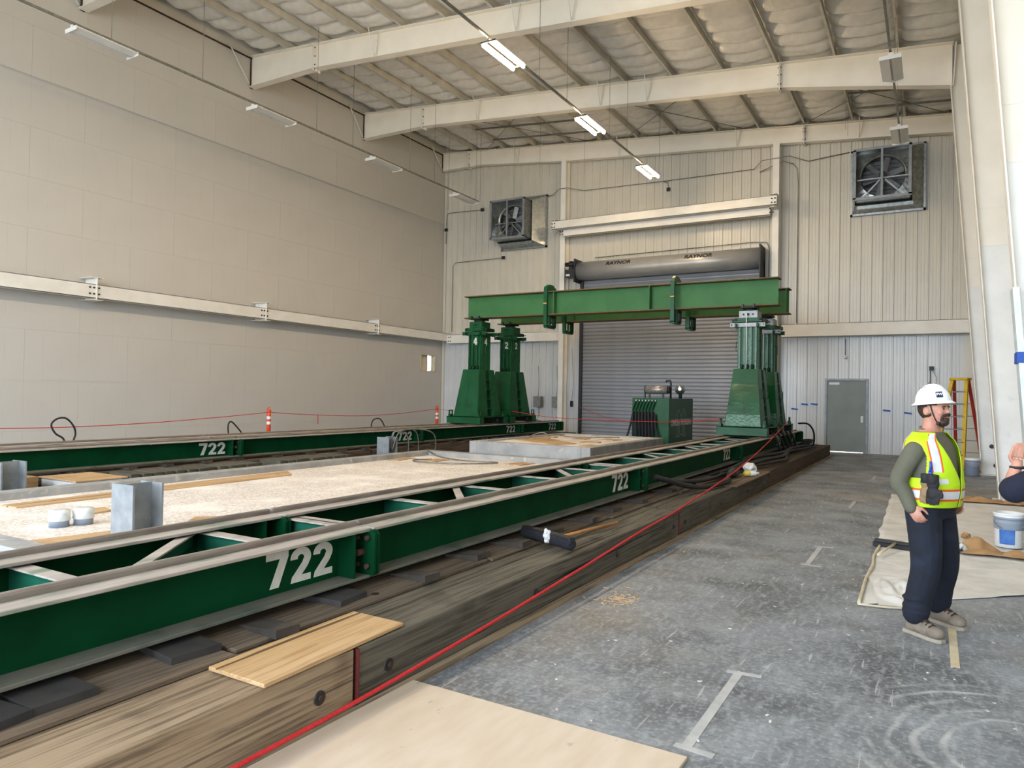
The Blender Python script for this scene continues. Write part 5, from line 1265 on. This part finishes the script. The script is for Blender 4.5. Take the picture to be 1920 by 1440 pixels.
# ---- buckets
def bucket(x, y, label, lid_mat, label_patch):
    t = thing('bucket', label, 'bucket', (x, y, .03 if label_patch else .002))
    MB().lathe([(.128, 0), (.132, .005), (.140, .27), (.147, .275), (.147, .29), (.142, .292), (.143, .315), (.150, .318), (.150, .33), (.145, .332), (.146, .36), (.152, .365), (.152, .38), (.142, .382), (.136, .30), (.128, .02)], 28).build('pail', WHITE_PL if label_patch else GREY_PL, t)
    MB().lathe([(.1405, .2), (.1415, .205), (.1485, .275), (.1485, .29), (.1435, .292), (.1445, .315), (.1515, .318), (.1515, .33), (.1465, .34)], 28).build('rim_band', GREY_PL, t)
    if label_patch:
        vs = []; n = 10
        for j, z in enumerate((.04, .2)):
            for i in range(n + 1):
                a = -PI / 2 - .75 + 1.1 * i / n; r = .1335 + .0296 * z + .001; vs.append((r * math.cos(a), r * math.sin(a), z))
        MB().add(vs, [(i, i + 1, n + 2 + i, n + 1 + i) for i in range(n)], True).build('label_patch', BLUE_L, t)
    else:
        MB().lathe([(.153, .34), (.156, .345), (.156, .385), (.14, .39), (.01, .39)], 24).build('lid', WHITE_PL, t)
    MB().tube([(.15 * math.cos(a), .15 * math.sin(a) * .2 - .15, .32 - .16 * math.sin(a) * 0 - .12 * math.sin(a)) for a in [PI * i / 12 for i in range(13)]], .004, 5).build('bail_handle', CONDUIT, t)
    return t
bucket(.76, 9.85, 'white paint bucket with blue label standing on the drop cloth', WHITE_PL, True)
bucket(.80, 19.2, 'grey lidded bucket standing at the foot of the stepladder', GREY_PL, False)
# paper sheets and rags
def paper(pts_c, w, l, h, seed, label, mat=PAPER, rz=0.0):
    nx, ny = 26, 16; vs = []
    for j in range(ny + 1):
        for i in range(nx + 1):
            x, y = (i / nx - .5) * w, (j / ny - .5) * l
            n = noise.noise(Vector((x * 5 + seed, y * 6, seed))); e = max(0, 1 - (2 * abs(i / nx - .5)) ** 2) * max(0, 1 - (2 * abs(j / ny - .5)) ** 2)
            vs.append((x + .02 * n, y + .02 * n, .034 + h * max(0, e * (.6 + .9 * n)) + .012 * abs(n)))
    mb = MB(); mb.add(vs, [(j * (nx + 1) + i, j * (nx + 1) + i + 1, (j + 1) * (nx + 1) + i + 1, (j + 1) * (nx + 1) + i) for j in range(ny) for i in range(nx)])
    return tag(mb.build('kraft_paper', mat, loc=(pts_c[0], pts_c[1], 0), rot=(0, 0, rz)), label, 'paper')
paper((.46, 9.3), .42, .35, .16, 2, 'crumpled brown paper heap beside the white paint bucket', rz=.2)
paper((.85, 9.25), .45, .25, .06, 5, 'flat brown paper strip lying before the white paint bucket', rz=-.1)
paper((.75, 14.0), .8, .3, .09, 7, 'torn brown paper bunched around the column foot', rz=.1)
paper((.45, 14.3), .55, .25, .05, 9, 'flat scrap of brown paper on the drop cloth before the column')
paper((1.2, 14.0), .5, .3, .10, 12, 'brown paper scrap bunched against the second column base')
paper((.95, 20.3), .5, .5, .32, 15, 'brown paper heap piled beside the stepladder foot')
crumple('striped_rag', 'crumpled black and white rag beside the brown paper', 'rag', (.24, 9.2, .075), (.09, .07, .05), M('striped_rag', '#1d2026', '#c4c8ca', rough=.9, scale=16, lo=.45, hi=.55), 4)
crumple('paper_scrap', 'tiny brown paper scrap on the cloth beyond the striped rag', 'paper', (.36, 10.1, .065), (.05, .05, .035), PAPER, 6)
# ---- stepladder
sl = thing('stepladder', 'yellow and red fibreglass stepladder standing open beside the column', 'ladder', (.62, 21.6, 0), rz=-.45)
H = 2.2
fl = {}
for s in (-1, 1):
    wb, wt = .34, .17
    MB().hexa([(s * wb - .04, -.62, 0), (s * wb + .04, -.62, 0), (s * wb + .04, -.56, 0), (s * wb - .04, -.56, 0)], [(s * wt - .04, -.08, H), (s * wt + .04, -.08, H), (s * wt + .04, -.02, H), (s * wt - .04, -.02, H)]).build('front_rail', YELLOW, sl)
    MB().hexa([(s * (wb - .02) - .03, .50, 0), (s * (wb - .02) + .03, .50, 0), (s * (wb - .02) + .03, .56, 0), (s * (wb - .02) - .03, .56, 0)], [(s * wt - .03, .02, H), (s * wt + .03, .02, H), (s * wt + .03, .08, H), (s * wt - .03, .08, H)]).build('rear_rail', REDLAD, sl)
MB().box(-.22, .22, -.12, .12, H, H + .06).build('top_cap', YELLOW, sl, bevel=.01)
for k in range(1, 7):
    f = k / 7.0; w = .34 + (.17 - .34) * f; y = -.59 + .54 * f
    MB().box(-w, w, y - .04, y + .04, H * f, H * f + .025).build('step', CONDUIT, sl)
    y = .53 - .48 * f
    MB().box(-w, w, y - .015, y + .015, H * f + .02, H * f + .04).build('rear_brace', CONDUIT, sl)
# plastic sheet and blue tape on the near column
xi = lambda z: 1.0 - .0748 * z
FILM = M('milky_film', '#d8e6ea', '#c5d6dc', rough=.25, scale=9, bump=.4, bscale=20)
MB().hexa([(xi(.1) - .04, -.16, .1), (xi(.1) + .02, -.16, .1), (xi(.1) + .02, .14, .1), (xi(.1) - .04, .14, .1)], [(xi(2.9) - .04, -.16, 2.9), (xi(2.9) + .02, -.16, 2.9), (xi(2.9) + .02, .14, 2.9), (xi(2.9) - .04, .14, 2.9)]).build('plastic_film', FILM, colC)
MB().box(xi(2.15) - .05, xi(2.15) + .13, -.17, .15, 2.08, 2.2).build('blue_tape', TAPE_B, colC)
for z, y in ((.55, 19.35), (.12, 19.4), (.2, 19.42)):
    tag(MB().cyl((1.18 + .08 * (z < .3) + .1 * (y > 19.41), 19.585, z + .1), (1.18 + .08 * (z < .3) + .1 * (y > 19.41), 19.57, z + .1), .05, n=10).build('conduit_plug', DARKM), 'dark cable knockout on the white column web near its foot', 'cable knockout', 'cable knockouts on the column')

# ================================================================== people
TR = [(.84, .178, .135, .0), (.90, .195, .145, .01), (.98, .205, .155, .018), (1.06, .205, .158, .022), (1.15, .20, .15, .018), (1.25, .20, .142, .008), (1.32, .205, .130, .0), (1.37, .195, .108, -.005), (1.405, .14, .085, -.008), (1.45, .075, .07, -.005)]
def tr_at(z):
    for a, b in zip(TR, TR[1:]):
        if z <= b[0]:
            f = max(0, (z - a[0]) / (b[0] - a[0])); return tuple(a[i] + (b[i] - a[i]) * f for i in range(1, 4))
    return TR[-1][1:]
def torso_pt(z, phi, s=1.0, grow=0.0):
    rx, ry, cy = tr_at(z)
    return ((rx * s + grow) * math.sin(phi), cy + (ry * s + grow) * math.cos(phi), z)
def torso_rings(s, z0, z1, k=22, n=28, grow=0.0):
    return [[torso_pt(z0 + (z1 - z0) * j / k, 2 * PI * i / n, s, grow) for i in range(n)] for j in range(k + 1)]
def limb(mb, pts, rad, n=14, k=6):
    q = catmull(pts, k); m = len(q); rr = []
    for i in range(m):
        f = i / (m - 1) * (len(rad) - 1); a = int(min(f, len(rad) - 2)); rr.append(rad[a] + (rad[a + 1] - rad[a]) * (f - a))
    mb.tube(q, rr, n)
    for p, r in zip(pts, rad): mb.ball(p, r * .98, 12, 8)
def hand(mb, wrist, d, nrm, side, curl, sz=1.0):
    """palm plus five fingers; d points to the finger tips, nrm out of the palm, side toward the thumb"""
    d, nrm, side = Vector(d).normalized(), Vector(nrm).normalized(), Vector(side).normalized(); w = Vector(wrist)
    R = Matrix((side, d, nrm)).transposed()
    mb.ball(w + d * .045 * sz, (.041 * sz, .052 * sz, .017 * sz), 14, 10, R)
    for i, (o, L) in enumerate(((.030, .070), (.010, .080), (-.011, .074), (-.030, .058))):
        p = w + d * .075 * sz + side * o * sz; L *= sz
        pts = [p]; ang = 0
        for seg, fr in enumerate((.45, .32, .25)):
            ang += curl * (.7 if seg == 0 else 1.0)
            p = p + (d * math.cos(ang) + nrm * math.sin(ang)) * L * fr; pts.append(p)
        mb.tube([w + d * .05 * sz + side * o * sz] + pts, [.009 * sz, .0092 * sz, .0088 * sz, .008 * sz, .0066 * sz], 8)
        mb.ball(pts[-1], .0066 * sz, 8, 6)
    p = w + d * .02 * sz + side * .034 * sz
    p1 = p + (side * .6 + d * .6 + nrm * .35) * .032 * sz; p2 = p1 + (side * .15 + d * .85 + nrm * .5) * .03 * sz; p3 = p2 + (d * .9 + nrm * .45) * .02 * sz
    mb.tube([w + d * .012 * sz + side * .015 * sz, p, p1, p2, p3], [.013 * sz, .0125 * sz, .011 * sz, .0098 * sz, .008 * sz], 8); mb.ball(p3, .008 * sz, 8, 6)
SKIN = M('skin', '#c08f7b', '#b47f6c', rough=.55, scale=14, c3='#b86f63', s3=9, lo3=.5, hi3=.8)
HAIR = M('dark_brown_hair', '#3b2a20', '#2b1e17', rough=.7, scale=60)
SHIRT = M('olive_shirt', '#626253', '#57574a', rough=.9, scale=5, bump=.25, bscale=14, bdist=.02)
NAVY = M('navy_shirt', '#141a2e', '#10152a', rough=.9, scale=5, bump=.2, bscale=14, bdist=.02)
JEANS = M('navy_jeans', '#121a2a', '#0d1420', rough=.9, scale=9, bump=.35, bscale=11, bdist=.02, c3='#1e2b40', s3=5, lo3=.55, hi3=.8)
HIVIS = M('hi_vis_yellow', '#c3ea1c', '#b3dc14', rough=.7, scale=5, bump=.3, bscale=12, bdist=.02)
HIORANGE = M('hi_vis_orange', '#e8662c', '#dd5a22', rough=.7, scale=8)
REFL = M('reflective_silver', '#d9dce0', '#cfd3d8', rough=.4, scale=8)
BOOT = M('dusty_tan_boot', '#857b6f', '#6c6257', rough=.9, scale=8, c3='#a59a8a', s3=5, lo3=.5, hi3=.75, bump=.15)
SOLE = M('boot_sole', '#a29b8d', '#8d8678', rough=.9, scale=9)
HAT = M('white_hard_hat', '#e9edf0', '#e2e6ea', rough=.28, scale=3)

def surf(mb, fphi0, fphi1, z0, z1, s, nz, nphi, keep=None, grow=0.0):
    vs = []
    for j in range(nz + 1):
        z = z0 + (z1 - z0) * j / nz
        a, b = fphi0(z), fphi1(z)
        for i in range(nphi + 1): vs.append(torso_pt(z, a + (b - a) * i / nphi, s, grow))
    fs = []
    for j in range(nz):
        for i in range(nphi):
            f = (j * (nphi + 1) + i, j * (nphi + 1) + i + 1, (j + 1) * (nphi + 1) + i + 1, (j + 1) * (nphi + 1) + i)
            c = sum((Vector(vs[q]) for q in f), Vector()) / 4
            if keep is None or keep(c): fs.append(f)
    mb.add(vs, fs, True)

def person(root, theta, label, rarm, larm, rhand, lhand, feet, shirt, short_sleeve=False, hat_text=None):
    t = thing('person', label, 'person', root, rz=theta)
    hips = ((.1, 0, .88), (-.1, 0, .88))
    knees = []
    for h, f in zip(hips, feet):
        knees.append(((h[0] * .45 + f[0] * .55), (h[1] + f[1]) / 2 + .035, .48))
    # --- body (one continuous skin surface)
    b = MB()
    b.loft(torso_rings(.9, .86, 1.45, 18, 24))
    limb(b, [(0, -.005, 1.38), (0, .0, 1.46), (0, .015, 1.54)], [.062, .060, .058])
    for h, k, f in zip(hips, knees, feet): limb(b, [h, k, (f[0], f[1], .1)], [.085, .055, .04])
    for arm in (rarm, larm): limb(b, arm, [.05, .042, .029])
    hand(b, *rhand); hand(b, *lhand)
    b.ball((0, .015, 1.60), (.076, .097, .100), 20, 14)
    b.ball((0, .045, 1.545), (.064, .066, .072), 18, 12); b.ball((0, .062, 1.512), (.045, .048, .036), 14, 10)
    b.ball((0, .108, 1.578), (.0135, .026, .018), 10, 8); b.ball((0, .100, 1.598), (.010, .016, .028), 10, 8)
    b.ball((0, .088, 1.622), (.052, .022, .016), 12, 8)
    for s in (-1, 1):
        b.ball((s * .036, .078, 1.568), (.026, .026, .022), 10, 8); b.ball((s * .079, .002, 1.578), (.011, .024, .032), 10, 8)
    put('body', remeshed(b, .0065, 'body', SKIN, 2), t)
    # --- face details and hair
    for s in (-1, 1):
        MB().ball((s * .030, .1005, 1.597), (.011, .006, .0065), 10, 8).build('eye', M('eye_dark', '#2a2320', rough=.3), t)
        MB().obox((s * .032, .103, 1.613), (.036, .010, .008), (0, s * .12, 0)).build('eyebrow', HAIR, t)
    bd = MB(); bd.ball((0, .086, 1.500), (.043, .036, .030), 14, 10).ball((0, .100, 1.520), (.030, .026, .020), 12, 8)
    bd.tube(catmull([(-.038, .088, 1.515), (-.036, .098, 1.545), (-.018, .117, 1.556), (0, .122, 1.556), (.018, .117, 1.556), (.036, .098, 1.545), (.038, .088, 1.515)], 4), .011, 7)
    put('beard', remeshed(bd, .005, 'beard', HAIR, 1), t)
    MB().ball((0, .117, 1.538), (.020, .010, .006), 10, 6).build('lips', M('lips', '#a8695c', rough=.5), t)
    hr = MB(); vs = []
    hr.ball((0, .008, 1.602), (.081, .098, .098), 20, 16)
    fs = []
    for f in hr.f:
        c = sum((Vector(hr.v[i]) for i in f), Vector()) / len(f)
        if c.y < .012 - (c.z - 1.6) * .3 and c.z > 1.515 or (c.z > 1.628 and c.y < .085): fs.append(f)
    hr.f = fs; hr.sm = [True] * len(fs); hr.build('hair', HAIR, t)
    # --- clothing
    j = MB(); j.loft(torso_rings(1.0, .82, .97, 6, 24, .008))
    for h, k, f in zip(hips, knees, feet):
        limb(j, [(h[0] * .98, h[1], .87), (k[0], k[1], .50), (k[0] * .3 + f[0] * .7, (k[1] + f[1]) / 2 - .02, .28), (f[0], f[1] - .025, .15)], [.122, .098, .087, .088])
        for z in (.205, .165, .26): j.ball((f[0], f[1] - .022, z), (.092, .094, .022), 14, 6)
    put('jeans', remeshed(j, .010, 'jeans', JEANS, 2), t)
    s = MB(); s.loft(torso_rings(1.0, .90, 1.43, 20, 28, .004))
    for arm in (rarm, larm):
        a = [Vector(p) for p in arm]
        if short_sleeve: limb(s, [a[0], a[0].lerp(a[1], .6), a[0].lerp(a[1], 1.0)], [.085, .088, .085])
        else:
            limb(s, [a[0], a[1], a[1].lerp(a[2], .5), a[2]], [.072, .062, .052, .043])
            s.ball(a[1].lerp(a[2], .92), .047, 12, 8)
    put('shirt', remeshed(s, .009, 'shirt', shirt, 2), t)
    cl = MB(); cl.tube([(.068 * math.sin(a), -.004 + .064 * math.cos(a), 1.437 - .022 * math.cos(a)) for a in [2 * PI * i / 24 for i in range(24)]], .010, 7, closed=True); cl.build('collar', shirt, t)
    # --- vest
    v = MB()
    op = lambda z: .04 + (0 if z < 1.10 else (z - 1.10) / .30 * .62)
    keep = lambda c: not (1.11 < c.z < 1.33 and abs(c.x) > .12 and abs(c.y + .005) < .078 - .03 * max(0, (c.z - 1.26) / .08))
    surf(v, lambda z: op(z), lambda z: 2 * PI - op(z), .905, 1.425, 1.0, 90, 170, keep, .024)
    o = v.build('vest', HIVIS, t); md = o.modifiers.new('s', 'SOLIDIFY'); md.thickness = .004; md.offset = 1
    def strip(a0, a1, z0, z1, mat, nm, g):
        m_ = MB(); surf(m_, lambda z: a0, lambda z: a1, z0, z1, 1.0, max(3, int((z1 - z0) / .012)), 24, keep, g)
        m_.build(nm, mat, o)
    strip(.06, 2 * PI - .06, .952, .967, HIORANGE, 'orange_band', .030)
    strip(.06, 2 * PI - .06, .967, 1.022, REFL, 'reflective_band', .0305)
    strip(.06, 2 * PI - .06, 1.022, 1.037, HIORANGE, 'orange_band', .030)
    for sg in (1, -1):
        def ss(a): return a if sg > 0 else 2 * PI - a
        lo_, hi_ = 1.155, 1.42
        for nm, mat, a, bb, g in (('orange_band', HIORANGE, .66, .72, .030), ('reflective_band', REFL, .72, 1.0, .0305), ('orange_band', HIORANGE, 1.0, 1.06, .030), ('orange_band', HIORANGE, 2.2, 2.25, .030), ('reflective_band', REFL, 2.25, 2.5, .0305), ('orange_band', HIORANGE, 2.5, 2.55, .030)):
            m_ = MB(); surf(m_, lambda z: ss(a), lambda z: ss(bb), lo_ if a < 2 else 1.05, hi_, 1.0, 24, 8, None, g); m_.build(nm, mat, o)
        m_ = MB(); surf(m_, lambda z: ss(.62), lambda z: ss(1.08), 1.06, 1.145, 1.0, 6, 8, None, .031); m_.build('pocket', HIVIS, o)
        m_ = MB(); surf(m_, lambda z: ss(.55), lambda z: ss(.98), 1.075, 1.11, 1.0, 3, 6, None, .034); m_.build('reflective_band', REFL, o)
    m_ = MB(); surf(m_, lambda z: .55, lambda z: .72, .927, .938, 1.0, 2, 4, None, .027); m_.build('size_tag', BLACK, o)
    # --- boots
    for f in feet:
        fx, fy = f[0], f[1]; yaw = f[3] if len(f) > 3 else 0
        R = Matrix.Rotation(yaw, 3, 'Z')
        def q(p): return R @ Vector(p) + Vector((fx, fy, 0))
        bo = MB(); limb(bo, [q((0, -.03, .21)), q((0, -.03, .13)), q((0, -.035, .07))], [.056, .058, .053])
        bo.ball(q((0, -.05, .055)), (.043, .055, .05), 14, 10, R); bo.ball(q((0, .035, .066)), (.049, .095, .056), 16, 10, R); bo.ball(q((0, .125, .054)), (.052, .066, .044), 16, 10, R)
        MB().ball(q((0, .045, .117)), (.026, .055, .016), 12, 8, R @ Matrix.Rotation(-.36, 3, 'X')).build('boot_tongue', HAIR, t)
        me = remeshed(bo, .008, 'boot', BOOT, 2)
        for vv in me.vertices: vv.co.z = max(vv.co.z, .02)
        bb = put('boot', me, t)
        sole = [(-.044, -.1), (-.03, -.112), (.03, -.112), (.044, -.1), (.043, .0), (.053, .1), (.046, .165), (.02, .19), (-.02, .19), (-.046, .165), (-.053, .1), (-.043, .0)]
        MB().prism([tuple(q((a, c, 0)))[:2] for a, c in sole], 'z', .002, .026).build('sole', SOLE, bb)
        for k in range(4):
            y = .015 + k * .026; MB().tube([q((-.034, y + .01, .112 - k * .008)), q((0, y + .018, .137 - k * .010)), q((.034, y + .01, .112 - k * .008))], .0055, 5).build('lace', HAIR, bb)
    # --- hard hat with full brim
    hp_ = bpy.data.objects.new('hard_hat', None); COL.objects.link(hp_); hp_.parent = t
    hp_.location = (0, .012, 1.645); hp_.rotation_euler = (.10, 0, 0)
    dome = MB(); rings = []
    for k in range(13):
        a = PI / 2 * k / 12; rr = math.cos(a) ** .85; rings.append([(.100 * rr * math.cos(p), .118 * rr * math.sin(p), .122 * math.sin(a)) for p in [2 * PI * i / 32 for i in range(32)]])
    dome.loft(rings[:-1] + [[(p[0] * .02, p[1] * .02, .122) for p in rings[0]]], cap=True); dm = dome.build('shell', HAT, hp_)
    bm_ = MB(); bm_.loft([[(a * math.cos(p), b2 * math.sin(p), z) for p in [2 * PI * i / 36 for i in range(36)]] for a, b2, z in ((.098, .116, .006), (.122, .145, -.014), (.124, .147, -.020), (.098, .116, -.004))], cap=False); bm_.build('brim', HAT, hp_)
    MB().tube([(0, .10 * math.cos(a), .10 * math.sin(a) + .026) for a in [PI * (.22 + .56 * i / 10) for i in range(11)]], .008, 6).build('ridge', HAT, hp_)
    for k in range(3): MB().ball((.062, -.055 + .018 * k, .104 + .003 * k), .0035, 6, 5).build('vent', CONDUIT, hp_)
    if hat_text:
        a = .80; p = Vector((.098 * math.sin(a), .116 * math.cos(a), .046)); n = Vector((math.sin(a), math.cos(a), .35)).normalized()
        up = (Vector((0, 0, 1)) - n * n.z).normalized(); rt = up.cross(n)
        R = Matrix((rt, up, n)).transposed()
        MB().obox(p * 1.0 + n * .002, (.042, .042, .006), R).build('sticker', M('navy_sticker', '#16264a', rough=.4), hp_)
        tm = text_mesh(hat_text, .026, bold=.0008, thick=.0006)
        put_text('lettering', tm, WHITE_R, p + n * .0062, rt, up, hp_)
    sk = MB()
    sk.tube(catmull([(.080, .03, 1.635), (.074, .045, 1.57), (.055, .062, 1.51), (.02, .08, 1.470), (0, .085, 1.466), (-.02, .08, 1.470), (-.055, .062, 1.51), (-.074, .045, 1.57), (-.080, .03, 1.635)], 5), .0042, 6)
    sk.ball((.045, .07, 1.492), (.012, .014, .014), 8, 6)
    sk.build('chin_strap', BLACK, t)
    return t
th = math.atan2(-.90, -.43)
man = person((-.005, 6.05, 0), th, 'person in white hard hat, yellow vest, olive shirt and jeans, standing on the floor',
    [(.205, -.01, 1.295), (.268, -.085, 1.09), (.258, -.005, .895)], [(-.205, -.01, 1.295), (-.275, -.06, 1.10), (-.235, .05, .93)],
    ((.258, -.003, .905), (-.1, .5, -.85), (-1, -.15, 0), (-.1, .85, .45), .55), ((-.235, .05, .945), (.1, .5, -.85), (1, -.15, 0), (.1, .85, .45), .5),
    [(.20, .03, 0, -.25), (-.22, -.02, 0, -.2)], SHIRT, hat_text='PW')
man2 = person((.81, 5.60, 0), math.atan2(.995, .1), 'person in navy short-sleeved shirt with forearm raised, mostly out of view beside the column',
    [(.205, -.01, 1.295), (.27, .02, 1.08), (.16, .2, 1.06)], [(-.205, -.01, 1.295), (-.235, .345, 1.115), (-.20, .33, 1.27)],
    ((.16, .2, 1.06), (-.9, .5, .0), (0, -.3, -1), (0, .3, 1), .5), ((-.20, .33, 1.265), (.05, .05, 1), (.3, -1, .1), (-.35, .95, .2), .5),
    [(.16, .03, 0, 0), (-.16, -.03, 0, 0)], NAVY, short_sleeve=True)
wt = MB(); wt.tube([(-.20 + .036 * math.cos(a), .33 + .036 * math.sin(a), 1.25) for a in [2 * PI * i / 16 for i in range(16)]], .009, 6, closed=True)
wt.build('watch', BLACK, man2)
# gloves clipped to the vest
gl = thing('work_gloves', 'black and tan work gloves hanging from a blue clip on the yellow vest', 'gloves', (0, 0, 0))
gl.matrix_basis = Matrix.Translation(Vector((-.005, 6.05, 0))) @ Matrix.Rotation(th, 4, 'Z')
gp = Vector(torso_pt(1.10, 1.12, 1.0, .045))
CLIP = M('blue_clip', '#2447b5', '#1d3a9a', rough=.35, scale=5)
MB().tube(catmull([gp + Vector((0, 0, .13)), gp + Vector((.012, .005, .10)), gp + Vector((.004, 0, .06)), gp + Vector((-.010, .0, .09)), gp + Vector((0, 0, .13))], 5), .008, 7).build('clip', CLIP, gl)
MB().box(gp.x - .01, gp.x + .01, gp.y - .012, gp.y + .012, gp.z + .0, gp.z + .07).build('clip_body', CLIP, gl, bevel=.004)
GB = M('glove_black', '#1a1a1d', '#232326', rough=.8, scale=12); GT = M('glove_tan', '#8d7556', '#7d664a', rough=.85, scale=10)
for k, (dx, dy, mat) in enumerate(((.0, -.02, GT), (.025, .035, GB))):
    g = MB(); c = gp + Vector((dx + .012, dy, 0))
    g.ball(c + Vector((0, 0, -.015)), (.028, .043, .05), 12, 8); g.ball(c + Vector((0, 0, -.085)), (.026, .045, .05), 12, 8)
    for i in range(4): g.tube([c + Vector((0, -.033 + .022 * i, -.10)), c + Vector((.006, -.034 + .023 * i, -.135)), c + Vector((.004, -.033 + .022 * i, -.168 + .006 * abs(i - 1.5)))], [.012, .0115, .009], 8)
    g.tube([c + Vector((0, .045, -.06)), c + Vector((.004, .06, -.09)), c + Vector((.004, .058, -.115))], [.014, .012, .010], 8)
    put('glove', remeshed(g, .006, 'glove', mat, 1), gl)
    MB().lathe([(.030, .0), (.036, .005), (.038, .06), (.03, .065)], 14, tuple(c + Vector((0, 0, -.02)))).build('cuff', GB, gl)
